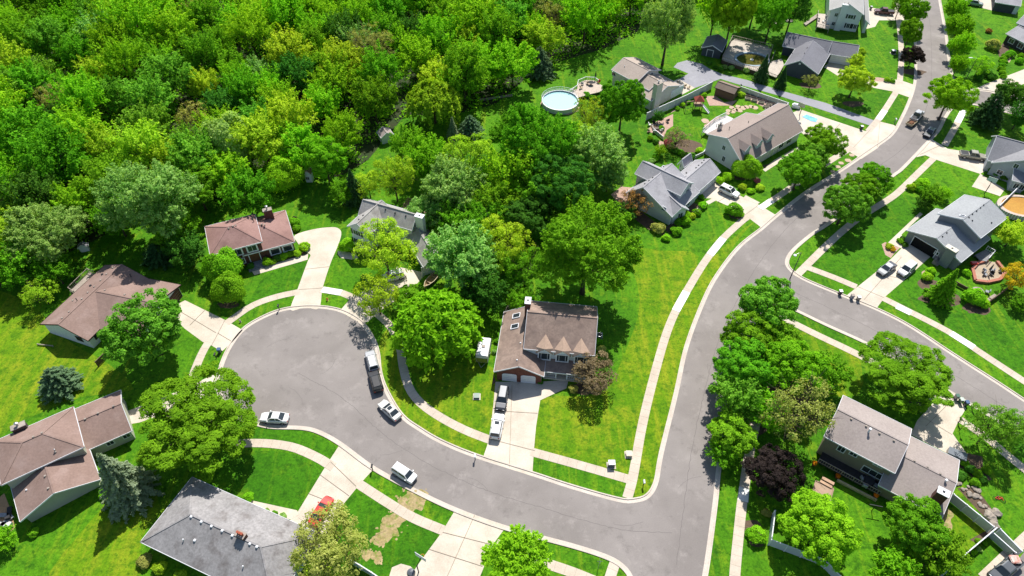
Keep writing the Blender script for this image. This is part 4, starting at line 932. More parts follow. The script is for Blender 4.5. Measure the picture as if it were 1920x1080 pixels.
proto('woodspiky', crown_broad, 4, nl=13, ncl=110, per=44, leaf=.031, spread=.045, spray=.46, lobe=(.20, .36), vz=.95, t_r=.045)
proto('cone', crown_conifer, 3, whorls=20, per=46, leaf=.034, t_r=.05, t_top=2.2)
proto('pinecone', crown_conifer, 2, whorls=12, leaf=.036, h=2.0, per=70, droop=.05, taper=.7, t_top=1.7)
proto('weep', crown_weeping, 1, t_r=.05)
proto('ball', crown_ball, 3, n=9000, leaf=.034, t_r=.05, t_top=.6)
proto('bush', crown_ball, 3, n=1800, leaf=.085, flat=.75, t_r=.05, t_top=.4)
TIER = lambda kind, R: kind + ('L' if R > 6.6 else 'M' if R > 4.0 else 'S') if kind in ('broad', 'spiky', 'airy', 'bare') else kind
KZ = {'broad': 1.1, 'spiky': 1.1, 'airy': 1.15, 'bare': 1.1, 'wood': 1.2, 'woodspiky': 1.2, 'weep': 1.1, 'ball': .8, 'bush': .5, 'cone': 1.1, 'pinecone': 1.0}
ntree = [0]
def plant_at(xy, R, H, kind, mat, label, name='tree', cat='tree', group=None, rot=None, var=None):
    """H is a vertical stretch factor"""
    i = ntree[0]; ntree[0] += 1
    kind = TIER(kind, R); me, tr = PROTO[kind][(i if var is None else var) % len(PROTO[kind])]
    rz = rnd.uniform(0, 6.28) if rot is None else rot
    if kind == 'bush' :
        o = bpy.data.objects.new(name, me); col.objects.link(o); o.location = (xy[0], xy[1], 0); o.scale = (R * rnd.uniform(.88, 1.14), R * rnd.uniform(.88, 1.14), R * H * rnd.uniform(.85, 1.2)); o.rotation_euler = (0, 0, rz)
        o.material_slots[0].link = 'OBJECT'; o.material_slots[0].material = MATS['lf_' + mat]; return tag(o, label, cat, group)
    r = thing(name, (xy[0], xy[1], 0), label, cat, group); r.scale = (R, R, R * H); r.rotation_euler = (0, 0, rz)
    for nm2, dat in (('trunk', tr), ('crown', me)):
        o = bpy.data.objects.new(nm2, dat); col.objects.link(o); o.parent = r
        if nm2 == 'crown': o.material_slots[0].link = 'OBJECT'; o.material_slots[0].material = MATS['lf_' + mat]
    return r
def tree(cx, cy, rpx, kind, mat, label, H=1., name='tree', cat='tree', group=None, k=None):
    """crown centre and radius as measured in the photo"""
    if kind != 'bush': rpx *= .93
    R = rpx / ppm(P(cx, cy))
    for _ in range(3):
        q = P(cx, cy, (k or KZ[kind]) * R * H); R = rpx / ppm(q)
    return plant_at((q.x, q.y), R, H, kind, mat, label, name, cat, group)
def conifer(bx, by, rpx, hm, label, mat='pine', kind='cone', group=None, name='spruce_tree', cat='tree'):
    q = P(bx, by); R = rpx / ppm(q); hh = {'cone': 2.6, 'pinecone': 2.0}[kind]
    return plant_at((q.x, q.y), R, hm / (hh * R), kind, mat, label, name, cat, group)

T = tree
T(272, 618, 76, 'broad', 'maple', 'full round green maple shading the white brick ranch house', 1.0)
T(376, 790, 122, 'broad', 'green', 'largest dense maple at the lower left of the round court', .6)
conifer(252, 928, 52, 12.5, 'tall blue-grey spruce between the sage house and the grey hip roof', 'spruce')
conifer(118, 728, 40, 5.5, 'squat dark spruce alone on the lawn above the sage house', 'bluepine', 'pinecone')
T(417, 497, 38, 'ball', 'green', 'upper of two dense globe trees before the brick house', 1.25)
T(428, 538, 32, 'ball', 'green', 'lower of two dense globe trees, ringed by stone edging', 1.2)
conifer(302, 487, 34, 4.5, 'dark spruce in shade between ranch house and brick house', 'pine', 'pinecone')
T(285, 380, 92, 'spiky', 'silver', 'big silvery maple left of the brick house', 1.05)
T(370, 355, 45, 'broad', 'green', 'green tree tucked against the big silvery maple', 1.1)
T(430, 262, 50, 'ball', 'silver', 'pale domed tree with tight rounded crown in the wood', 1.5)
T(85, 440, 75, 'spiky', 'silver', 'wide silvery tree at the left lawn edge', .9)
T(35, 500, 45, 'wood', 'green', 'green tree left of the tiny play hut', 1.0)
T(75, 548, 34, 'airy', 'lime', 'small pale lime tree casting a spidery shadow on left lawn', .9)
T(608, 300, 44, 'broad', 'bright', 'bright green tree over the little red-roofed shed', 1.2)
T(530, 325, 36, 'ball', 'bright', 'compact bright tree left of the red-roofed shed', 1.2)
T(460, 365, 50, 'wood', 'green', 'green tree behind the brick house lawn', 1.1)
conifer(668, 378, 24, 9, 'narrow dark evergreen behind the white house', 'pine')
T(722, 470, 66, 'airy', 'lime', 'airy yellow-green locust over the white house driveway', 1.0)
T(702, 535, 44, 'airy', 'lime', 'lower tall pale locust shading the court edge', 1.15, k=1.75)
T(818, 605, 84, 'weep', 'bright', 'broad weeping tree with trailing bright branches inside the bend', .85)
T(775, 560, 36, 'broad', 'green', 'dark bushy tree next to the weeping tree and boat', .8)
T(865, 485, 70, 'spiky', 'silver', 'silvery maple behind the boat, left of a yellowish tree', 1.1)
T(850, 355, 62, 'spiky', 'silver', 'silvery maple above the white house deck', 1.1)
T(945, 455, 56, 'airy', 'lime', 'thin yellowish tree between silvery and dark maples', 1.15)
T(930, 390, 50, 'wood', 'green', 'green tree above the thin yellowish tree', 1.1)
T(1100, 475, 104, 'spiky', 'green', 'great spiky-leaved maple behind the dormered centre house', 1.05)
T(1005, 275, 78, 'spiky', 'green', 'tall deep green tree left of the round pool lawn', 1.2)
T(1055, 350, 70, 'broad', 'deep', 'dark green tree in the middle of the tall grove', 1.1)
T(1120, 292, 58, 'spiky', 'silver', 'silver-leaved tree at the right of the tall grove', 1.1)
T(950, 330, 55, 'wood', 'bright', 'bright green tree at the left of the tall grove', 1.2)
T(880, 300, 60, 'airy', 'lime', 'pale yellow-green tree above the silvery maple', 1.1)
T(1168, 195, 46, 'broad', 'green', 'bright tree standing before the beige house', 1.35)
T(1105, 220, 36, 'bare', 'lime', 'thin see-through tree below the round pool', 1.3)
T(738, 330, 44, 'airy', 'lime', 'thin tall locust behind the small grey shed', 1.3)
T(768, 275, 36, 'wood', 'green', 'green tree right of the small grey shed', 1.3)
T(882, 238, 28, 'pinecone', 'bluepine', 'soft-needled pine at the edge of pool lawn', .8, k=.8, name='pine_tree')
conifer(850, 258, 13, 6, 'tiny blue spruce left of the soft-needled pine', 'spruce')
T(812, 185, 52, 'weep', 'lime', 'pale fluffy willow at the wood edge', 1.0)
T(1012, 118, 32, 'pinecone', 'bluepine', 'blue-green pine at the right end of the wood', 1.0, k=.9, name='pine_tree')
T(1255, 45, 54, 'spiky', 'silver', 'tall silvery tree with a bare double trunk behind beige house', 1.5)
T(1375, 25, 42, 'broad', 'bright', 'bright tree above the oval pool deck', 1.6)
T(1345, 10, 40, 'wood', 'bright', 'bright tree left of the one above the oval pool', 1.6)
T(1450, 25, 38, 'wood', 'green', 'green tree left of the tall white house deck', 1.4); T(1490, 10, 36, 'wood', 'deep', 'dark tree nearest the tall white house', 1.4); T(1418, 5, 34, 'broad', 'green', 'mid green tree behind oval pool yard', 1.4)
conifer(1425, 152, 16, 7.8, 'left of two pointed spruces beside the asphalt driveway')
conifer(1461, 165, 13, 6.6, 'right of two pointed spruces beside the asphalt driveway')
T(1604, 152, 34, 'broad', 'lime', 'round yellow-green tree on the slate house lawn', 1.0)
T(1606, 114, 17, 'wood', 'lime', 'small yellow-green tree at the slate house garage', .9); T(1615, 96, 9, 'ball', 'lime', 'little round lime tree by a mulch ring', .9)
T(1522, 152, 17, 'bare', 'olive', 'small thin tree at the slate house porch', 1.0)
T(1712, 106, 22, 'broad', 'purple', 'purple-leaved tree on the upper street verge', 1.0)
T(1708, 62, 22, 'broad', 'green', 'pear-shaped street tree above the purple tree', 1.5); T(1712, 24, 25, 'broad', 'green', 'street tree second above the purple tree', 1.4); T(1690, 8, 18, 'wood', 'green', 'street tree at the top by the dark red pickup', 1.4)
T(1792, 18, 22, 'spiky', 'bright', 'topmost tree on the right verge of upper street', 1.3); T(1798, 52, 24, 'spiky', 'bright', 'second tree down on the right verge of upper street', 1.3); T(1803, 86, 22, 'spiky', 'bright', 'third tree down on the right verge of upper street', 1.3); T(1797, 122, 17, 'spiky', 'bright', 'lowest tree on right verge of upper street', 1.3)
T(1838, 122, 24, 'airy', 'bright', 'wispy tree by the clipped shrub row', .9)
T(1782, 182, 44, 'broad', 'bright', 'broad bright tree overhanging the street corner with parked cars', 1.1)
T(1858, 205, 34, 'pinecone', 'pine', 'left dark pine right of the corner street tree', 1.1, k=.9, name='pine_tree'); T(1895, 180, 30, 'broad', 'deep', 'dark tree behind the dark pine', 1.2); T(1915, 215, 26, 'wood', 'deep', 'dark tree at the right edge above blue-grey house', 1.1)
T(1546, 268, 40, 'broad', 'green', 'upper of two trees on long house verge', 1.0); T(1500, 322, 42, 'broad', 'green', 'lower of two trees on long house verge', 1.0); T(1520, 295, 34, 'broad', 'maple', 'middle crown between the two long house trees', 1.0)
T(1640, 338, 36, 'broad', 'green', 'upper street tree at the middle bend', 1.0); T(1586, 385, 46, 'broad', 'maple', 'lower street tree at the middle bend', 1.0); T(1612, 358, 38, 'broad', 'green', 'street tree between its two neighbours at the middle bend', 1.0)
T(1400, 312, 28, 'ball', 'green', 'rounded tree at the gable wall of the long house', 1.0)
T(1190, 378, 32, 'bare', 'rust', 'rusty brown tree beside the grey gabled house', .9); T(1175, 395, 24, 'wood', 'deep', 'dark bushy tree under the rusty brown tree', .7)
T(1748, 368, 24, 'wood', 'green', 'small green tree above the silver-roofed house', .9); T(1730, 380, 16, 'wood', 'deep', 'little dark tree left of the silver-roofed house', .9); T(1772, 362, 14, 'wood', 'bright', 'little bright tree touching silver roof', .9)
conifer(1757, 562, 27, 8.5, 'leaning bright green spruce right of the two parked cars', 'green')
T(1900, 440, 34, 'wood', 'lime', 'pale bushy tree right of the silver-roofed house', .8); T(1912, 520, 34, 'airy', 'yellow', 'golden-leaved tree at the right edge', .9); T(1915, 570, 20, 'wood', 'green', 'green shrub-tree under the golden tree', .7)
T(1440, 572, 60, 'broad', 'maple', 'topmost corner tree where side street meets the main street', 1.0); T(1400, 630, 52, 'broad', 'green', 'second tree down along the street from the corner', 1.0); T(1395, 690, 58, 'broad', 'green', 'third tree down along the street from the corner', 1.0)
T(1378, 745, 50, 'wood', 'maple', 'fourth tree down along the street from the corner', 1.0); T(1460, 640, 44, 'broad', 'green', 'tree behind the second street tree', 1.0); T(1490, 695, 62, 'broad', 'bright', 'bright lime-green tree behind street tree row', 1.0); T(1545, 700, 46, 'wood', 'green', 'green tree between the lime tree and the big round tree', .9)
T(1372, 815, 46, 'broad', 'green', 'fifth tree down, hanging over the main street kerb', .9); T(1355, 850, 30, 'wood', 'green', 'lowest tree of the street row, beside the purple tree', .9); T(1430, 770, 44, 'wood', 'bright', 'bright tree behind the fourth street tree', .9)
T(1500, 775, 72, 'bare', 'olive', 'half-bare olive tree reaching over the tan house roof', 1.15)
T(1452, 888, 54, 'broad', 'purple', 'dark purple plum tree at the tan house fence', .85)
T(1700, 700, 92, 'broad', 'green', 'very large round tree right of side street, by tan house', .55)
T(1538, 992, 72, 'broad', 'bright', 'bright tree in the fenced back yard, left one', .9); T(1720, 990, 60, 'broad', 'green', 'darker tree in fenced back yard, under the taupe roof', 1.0); T(1755, 1040, 56, 'wood', 'green', 'tree by the lower fence of the back yard', .9); T(1680, 1075, 44, 'spiky', 'bright', 'bright tree at the bottom edge by the fence', .9)
T(1862, 800, 52, 'airy', 'maple', 'open-branched maple at the tan house driveway', 1.1); T(1908, 800, 36, 'airy', 'green', 'smaller open tree right of the driveway maple', 1.1)
T(1112, 702, 46, 'airy', 'bronze', 'bronze-leaved crab tree at the dormered house porch', .85)
T(618, 1025, 84, 'airy', 'olive', 'yellow-olive tree beside the red car', .9); T(600, 1062, 50, 'bare', 'lime', 'thin yellow tree at the bottom edge by the grey roof', .8)
T(968, 1058, 66, 'spiky', 'bright', 'bright young maple at the bottom edge over the driveway', .9)
T(8, 1010, 26, 'wood', 'bright', 'bright shrub-tree at the lower left corner', .8)
T(1268, 262, 26, 'bare', 'bronze', 'brownish thin shrub-tree in long house garden', .9); T(1235, 340, 8, 'wood', 'green', 'small tree behind the grey gabled house', .8); T(1238, 282, 13, 'wood', 'bright', 'small leafy tree on lawn by round bed', .9)
T(1380, 170, 10, 'airy', 'bright', 'palm-like young tree by the brown wooden shed', 1.); T(1235, 218, 12, 'wood', 'deep', 'small dark tree by the white fence patio', 1.)

for cx, cy, r, kd, mt, lb in [(905, 415, 50, 'spiky', 'green', 'green tree wedged between two silvery maples'), (985, 415, 52, 'broad', 'deep', 'dark tree between the thin yellowish tree and the great maple'), (985, 500, 46, 'airy', 'green', 'light tree just left of the great spiky maple'), (905, 545, 48, 'wood', 'deep', 'dark understorey tree right of the weeping tree'),
        (1010, 355, 56, 'wood', 'green', 'green tree filling the heart of the tall grove'), (800, 300, 48, 'wood', 'bright', 'bright tree left of the pale yellow-green tree'), (800, 400, 40, 'spiky', 'silver', 'small silvery tree at the white house deck'), (860, 420, 44, 'wood', 'green', 'green tree beneath the silvery maple pair'),
        (1070, 260, 46, 'airy', 'lime', 'pale lime tree below the round pool'), (960, 250, 40, 'wood', 'green', 'green tree at the upper left of the tall grove'), (930, 490, 40, 'airy', 'lime', 'thin lime tree under the thin yellowish tree'), (1075, 400, 50, 'wood', 'green', 'green tree behind the top of the great maple'),
        (140, 385, 46, 'wood', 'bright', 'bright tree right of the wide silvery tree'), (215, 405, 44, 'wood', 'green', 'green tree above the tiny play hut'), (40, 440, 50, 'wood', 'lime', 'yellow-green tree at left frame edge'),
        (330, 430, 44, 'wood', 'green', 'green tree beside the brick house left wall'), (350, 470, 36, 'wood', 'deep', 'dark tree in shade left of the brick house'), (100, 505, 34, 'wood', 'green', 'small green tree below the wide silvery tree'),
        (690, 345, 30, 'airy', 'lime', 'little pale tree behind the white house lawn'), (640, 360, 26, 'wood', 'green', 'small green tree right of the red-roofed shed'), (1140, 330, 34, 'spiky', 'silver', 'lower silvery tree beside long lawn'), (975, 565, 26, 'wood', 'green', 'small tree behind the chimney patio')]:
    T(cx, cy, r, kd, mt, lb, 1.05)

# the wood: one thing per tree
WOODLINE = [(-260, 720), (-60, 600), (0, 540), (60, 505), (170, 455), (215, 430), (330, 345), (420, 385), (520, 345), (640, 330), (690, 300), (760, 215), (840, 218), (930, 195), (1000, 135), (1060, 112), (1130, 92), (1195, 60), (1215, 20), (1215, -10), (1560, -25), (1560, -75), (-420, -75)]
wl = PX(WOODLINE)
def inside(p, poly):
    c = False
    for i in range(len(poly)):
        a, b = poly[i], poly[i - 1]
        if (a.y > p.y) != (b.y > p.y) and p.x < (b.x - a.x) * (p.y - a.y) / (b.y - a.y) + a.x: c = not c
    return c
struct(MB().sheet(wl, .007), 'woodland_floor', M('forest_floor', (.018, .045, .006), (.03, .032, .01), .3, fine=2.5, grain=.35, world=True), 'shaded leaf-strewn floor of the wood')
WK = [('wood', 'bright', 'bright green broadleaf tree crowded into the wood', 24), ('wood', 'green', 'mid green broadleaf tree crowded into the wood', 26), ('wood', 'lime', 'yellow-green tree standing in the wood', 15), ('woodspiky', 'bright', 'bright tree with feathery leaf sprays in the wood', 14),
      ('woodspiky', 'silver', 'pale silvery-leaved tree in the wood', 4), ('wood', 'deep', 'dark green tree shaded within the wood', 8), ('bare', 'olive', 'thin tan-twigged tree half bare in the wood', 4), ('cone', 'pine', 'dark pointed conifer inside the wood', 2), ('wood', 'maple', 'rich green leafy tree crowded into the wood', 14)]
WG = ['trees of the wood: ' + w[2].split(' ')[0] + ' ' + w[2].split(' ')[1] for w in WK]
taken = [(o.location.x, o.location.y, o.scale.x) for o in list(col.objects) if o.name.startswith(('tree', 'pine', 'spruce'))]
wr = random.Random(5); placed = []
for x_, y_, r_ in ((722, 268, 5.5), (575, 352, 4.5), (152, 482, 7)): q_ = P(x_, y_); taken.append((q_.x, q_.y, r_))
xs = [p.x for p in wl]; ys = [p.y for p in wl]
for att in range(26000):
    p = Vector((wr.uniform(min(xs), max(xs)), wr.uniform(min(ys), max(ys))))
    if not inside(p, wl): continue
    hx = FPX * p.x / (p.y * cP + CAM_H * sP)
    if abs(hx) > 1050: continue
    r = wr.uniform(3.3, 5.6)
    if any((p.x - q[0]) ** 2 + (p.y - q[1]) ** 2 < (.80 * (r + q[2])) ** 2 for q in placed) or any((p.x - q[0]) ** 2 + (p.y - q[1]) ** 2 < (.72 * (r + q[2])) ** 2 for q in taken): continue
    placed.append((p.x, p.y, r))
    if len(placed) >= 292: break
placed.sort(key=lambda q: q[1])
n_own = sum(1 for o in col.objects if o.parent is None and o.get('category') == 'tree')
far = {'co': [], 'tint': [], 'rnd': [], 'mi': []}; farm = []
for j, (x, y, r) in enumerate(placed):
    i = wr.choices(range(len(WK)), [w[3] for w in WK])[0]; kd, mt, lb, _ = WK[i]
    R = r * (wr.uniform(1.12, 1.34) if kd != 'cone' else .7); H = wr.uniform(.9, 1.3)
    if j < 299 - n_own: plant_at((x, y), R, H, kd, mt, lb, group=WG[i])
    else:   # the far mass of the wood, past the nearest three hundred trees
        me = PROTO[TIER(kd, R)][j % len(PROTO[TIER(kd, R)])][0]; nv = len(me.vertices)
        c = np.empty(nv * 3, np.float32); me.vertices.foreach_get('co', c); c = c.reshape(-1, 3); an = wr.uniform(0, 6.28)
        q = np.stack([(c[:, 0] * math.cos(an) - c[:, 1] * math.sin(an)) * R + x, (c[:, 0] * math.sin(an) + c[:, 1] * math.cos(an)) * R + y, c[:, 2] * R * H], 1)
        t = np.empty(nv // 4, np.float32); me.attributes['tint'].data.foreach_get('value', t)
        if mt not in farm: farm.append(mt)
        far['co'].append(q); far['tint'].append(t); far['rnd'].append(np.full(nv // 4, wr.random(), np.float32)); far['mi'].append(np.full(nv // 4, farm.index(mt), np.int32))
if far['co']:
    q = np.vstack(far['co']).astype(np.float32); nf = len(q) // 4; me = bpy.data.meshes.new('far_wood')
    me.vertices.add(nf * 4); me.vertices.foreach_set('co', q.reshape(-1)); me.loops.add(nf * 4); me.loops.foreach_set('vertex_index', np.arange(nf * 4, dtype=np.int32)); me.polygons.add(nf); me.polygons.foreach_set('loop_start', np.arange(0, nf * 4, 4, dtype=np.int32))
    for m_ in farm: me.materials.append(MATS['lf_' + m_])
    me.polygons.foreach_set('material_index', np.concatenate(far['mi']))
    for k_ in ('tint', 'rnd'): a = me.attributes.new(k_, 'FLOAT', 'FACE'); a.data.foreach_set('value', np.concatenate(far[k_]))
    me.update(); o = bpy.data.objects.new('far_wood', me); col.objects.link(o); tag(o, 'far canopy of the wood running on to the top of the view', None, None, 'stuff')

# undergrowth filling the gaps: nobody could count it
rs = np.random.RandomState(3); C = []
while len(C) < 3800:
    p = Vector((rs.uniform(min(xs), max(xs)), rs.uniform(min(ys), max(ys))))
    if inside(p, wl) and abs(FPX * p.x / (p.y * cP + CAM_H * sP)) < 1050: C.append((p.x, p.y, 0))
C = np.array(C); idx = np.repeat(np.arange(len(C)), 22); N = len(idx)
c = C[idx] + rs.normal(size=(N, 3)) * np.array([1.0, 1.0, 0]); c[:, 2] = np.abs(rs.normal(size=N)) * 1.1 * rs.uniform(.3, 1.4, len(C))[idx]
me = leaf_mesh('undergrowth', c, nrm(rs.normal(size=(N, 3)) * .5 + [0, 0, .8]), .26, rs.uniform(0, 1, len(C))[idx] * .6 + rs.uniform(0, .4, N), rs)
me.materials.append(MATS['lf_bright']); o = bpy.data.objects.new('undergrowth', me); col.objects.link(o); tag(o, 'tangled green undergrowth between the trees of the wood', None, None, 'stuff')

# shrubs
ORD = ['first', 'second', 'third', 'fourth', 'fifth', 'sixth', 'seventh', 'eighth', 'ninth', 'tenth', 'eleventh', 'twelfth']
def shrubs(spec, where, group, mat='green', name='shrub'):
    for i, s in enumerate(spec):
        cx, cy, r = s[:3]; mt = s[3] if len(s) > 3 else mat
        what = {'green': 'green', 'bright': 'bright green', 'deep': 'dark green', 'lime': 'lime', 'silver': 'grey-green', 'pink': 'pink flowering', 'purple': 'purple', 'yellow': 'golden', 'rust': 'rusty', 'olive': 'olive', 'pine': 'dark evergreen', 'maple': 'leafy green', 'spruce': 'blue-grey'}[mt]
        lb = f'{what} shrub, {ORD[i]} from the left {where}' if len(spec) > 1 else f'{what} shrub {where}'
        T(cx, cy, r, 'bush', mt, lb, .95, name, 'shrub', group)
shrubs([(502, 492, 9, 'bright'), (512, 491, 6, 'bright'), (520, 484, 8, 'deep'), (533, 481, 8, 'bright'), (545, 477, 7), (557, 475, 8, 'bright'), (571, 464, 10, 'bright')], 'before the brick house', 'shrubs before the brick house')
shrubs([(552, 418, 9), (556, 428, 8), (553, 412, 6, 'purple')], 'beside the brick house right wall', 'shrubs at the brick house side')
shrubs([(650, 462, 15, 'bright'), (470, 500, 7, 'deep')], 'at the white house corner and brick house steps', 'corner shrubs')
shrubs([(63, 999, 10), (193, 931, 7, 'bright')], 'below the sage house wall', 'shrubs below the sage house')
shrubs([(271, 1052, 13, 'olive'), (300, 1065, 13, 'lime'), (337, 1080, 10, 'lime'), (384, 897, 17), (466, 932, 10, 'bright'), (500, 958, 5, 'silver'), (515, 963, 6), (530, 968, 7, 'silver')], 'round the big grey hip roof', 'shrubs round the grey hip roof')
shrubs([(1234, 428, 13, 'olive'), (1249, 446, 8, 'bright'), (1268, 433, 11), (1273, 417, 9), (1284, 415, 10, 'bright'), (1287, 402, 8, 'bright'), (1298, 406, 6, 'lime'), (1307, 398, 8), (1318, 386, 8, 'bright'), (1315, 369, 6)], 'along the front of the grey gabled house', 'shrubs before the grey gabled house')
shrubs([(1376, 395, 14, 'green'), (1389, 402, 6, 'bright')], 'in the island bed by the white SUV', 'island bed shrubs')
shrubs([(1350, 338, 9, 'bright'), (1365, 332, 10, 'bright'), (1392, 352, 8, 'lime'), (1408, 358, 7, 'bright'), (1425, 352, 8, 'lime'), (1420, 340, 6, 'pink')], 'between the grey gabled and long houses', 'shrubs between two houses')
shrubs([(1330, 118, 5, 'deep'), (1341, 126, 4, 'deep'), (1351, 130, 6, 'deep'), (1358, 126, 5, 'silver'), (1371, 128, 5, 'silver'), (1400, 133, 6, 'silver')], 'along the oval pool deck', 'shrubs along the oval pool deck')
shrubs([(1862, 86, 12, 'olive'), (1894, 102, 8), (1886, 106, 7), (1880, 111, 7), (1881, 117, 6), (1879, 123, 6), (1878, 130, 6), (1880, 137, 6), (1882, 144, 6), (1854, 58, 6, 'rust'), (1911, 115, 7), (1914, 105, 5)], 'of the clipped row by the dark house', 'clipped shrubs by the dark house')
shrubs([(1733, 342, 10, 'bright'), (1718, 348, 9), (1708, 352, 8, 'lime'), (1725, 356, 8, 'green')], 'beyond the silver-roofed house on its lawn', 'shrubs on the corner lawn')
shrubs([(1668, 462, 7, 'lime'), (1674, 467, 6, 'yellow'), (1688, 452, 6), (1693, 447, 5, 'deep'), (1697, 459, 6, 'deep')], 'at the open garage bed', 'shrubs by the open garage')
shrubs([(1745, 508, 8, 'bright'), (1738, 520, 9, 'bright'), (1812, 512, 8, 'bright'), (1826, 558, 20, 'bright'), (1842, 568, 12, 'bright')], 'near the brick fire pit', 'shrubs near the fire pit')
shrubs([(1861, 320, 8, 'deep'), (1872, 325, 9, 'deep'), (1886, 333, 9, 'deep')], 'against the blue-grey house', 'shrubs at the blue-grey house')
shrubs([(1420, 1005, 17, 'bright'), (1405, 1000, 8), (1437, 962, 8, 'olive')], 'outside the white fence by the street', 'shrubs outside the fence')
shrubs([(1808, 868, 9), (1820, 880, 9, 'deep'), (1832, 888, 10), (1842, 898, 9, 'deep'), (1800, 890, 10, 'deep'), (1850, 882, 8, 'green'), (1828, 905, 9)], 'right of the taupe garage roof', 'shrubs by the taupe garage')
shrubs([(1834, 1014, 5), (1836, 1030, 5, 'silver'), (1826, 1035, 6, 'bright'), (1846, 1018, 5)], 'in the bed at the lower fence', 'fence bed plants')
shrubs([(1240, 240, 6), (1219, 260, 6), (1230, 266, 6, 'deep'), (1252, 268, 8, 'pink'), (1258, 275, 6), (1265, 282, 7, 'deep'), (1275, 285, 6), (1283, 290, 7, 'deep'), (1297, 294, 7, 'deep'), (1312, 282, 7, 'bright')], 'along the long house garden border', 'garden border shrubs')
shrubs([(1270, 203, 5), (1280, 197, 5, 'bright'), (1290, 192, 5), (1305, 187, 5), (1320, 178, 6, 'bright')], 'under the white garden fence', 'shrubs under the white fence')
shrubs([(1078, 172, 5, 'bronze' if 0 else 'olive'), (1100, 178, 7), (1112, 185, 7, 'green')], 'by the round pool patio', 'pool patio shrubs')
shrubs([(1663, 150, 5, 'bright'), (1670, 149, 4, 'silver'), (1674, 153, 4), (1390, 178, 6, 'lime')], 'in verge beds by the slate house drive', 'verge bed plants')
shrubs([(1075, 730, 9, 'olive'), (1122, 640, 7), (1128, 655, 8, 'olive'), (927, 660, 5, 'silver'), (932, 640, 6), (1013, 716, 6, 'deep')], 'round the dormered house', 'shrubs round the dormered house')
shrubs([(1848, 138, 10, 'deep'), (1860, 144, 9, 'deep'), (1835, 146, 8, 'deep')], 'in the dark bed at the upper corner', 'corner bed shrubs')
shrubs([(1230, 296, 7), (1222, 302, 6, 'silver')], 'in the ringed bed behind grey gabled house', 'ringed bed shrubs')
# ------------------------------------------------------------------ vehicles
ring = lambda x, zl, zb, hw, tp=.86: [(x, -hw * .94, zl), (x, -hw, zl + .22), (x, -hw, zb - .16), (x, -hw * tp, zb), (x, hw * tp, zb), (x, hw, zb - .16), (x, hw, zl + .22), (x, hw * .94, zl)]
CARS = {  # body sections (x, low, belt, half width), glass (base rear, base front, roof rear, roof front), roof height
 'sedan': ([(-2.38, .42, .72, .72), (-2.25, .3, .93, .84), (-1.5, .24, 1.0, .91), (0, .22, .98, .92), (1.1, .22, .95, .92), (1.9, .26, .84, .87), (2.25, .32, .72, .78), (2.38, .42, .6, .66)], (-1.75, 1.05, -.95, .25), 1.46),
 'suv': ([(-2.35, .5, .85, .78), (-2.25, .36, 1.08, .88), (-1.5, .3, 1.1, .94), (0, .28, 1.08, .95), (1.15, .28, 1.05, .95), (1.95, .34, .98, .9), (2.25, .42, .85, .82), (2.36, .5, .7, .72)], (-2.2, 1.1, -1.95, .4), 1.74),
 'box': ([(-2.05, .5, .85, .78), (-1.98, .36, 1.05, .86), (-1.3, .3, 1.08, .9), (0, .28, 1.06, .9), (1.15, .28, 1.03, .9), (1.75, .34, .95, .86), (2.0, .44, .82, .76)], (-1.95, 1.2, -1.85, .65), 1.66),
 'pickup': ([(-2.85, .6, 1.05, .9), (-2.8, .5, 1.12, .95), (-.85, .45, 1.12, .97), (0, .42, 1.12, .98), (1.45, .42, 1.1, .98), (2.5, .5, 1.04, .94), (2.8, .6, .92, .88)], (-.85, 1.45, -.65, .8), 1.86),
}
def wheel(r, x, y, rad=.34, w=.23):
    m = MB(); s = 1 if y > 0 else -1
    prof = [(rad * .62, -w / 2), (rad * .95, -w / 2), (rad, -w / 2 + .04), (rad, w / 2 - .04), (rad * .95, w / 2), (rad * .62, w / 2)]
    def lath(pr, n=18):
        m = MB()
        for q, z in pr:
            for k in range(n): a = 2 * math.pi * k / n; m.v.append((x + q * math.cos(a), y + z, rad + q * math.sin(a)))
        for i in range(len(pr) - 1):
            for k in range(n): k2 = (k + 1) % n; m.f.append((i * n + k, i * n + k2, (i + 1) * n + k2, (i + 1) * n + k))
        m.f.append(tuple(range(n))); m.f.append(tuple((len(pr) - 1) * n + k for k in range(n))); return m
    t = lath(prof).build('wheel', RUBBER, r, smooth=False)
    lath([(rad * .62, -w / 2 - .01), (rad * .6, w / 2 + .012), (rad * .2, w / 2 - .02 if s < 0 else w / 2 + .02)]).build('rim', ALLOY, t)
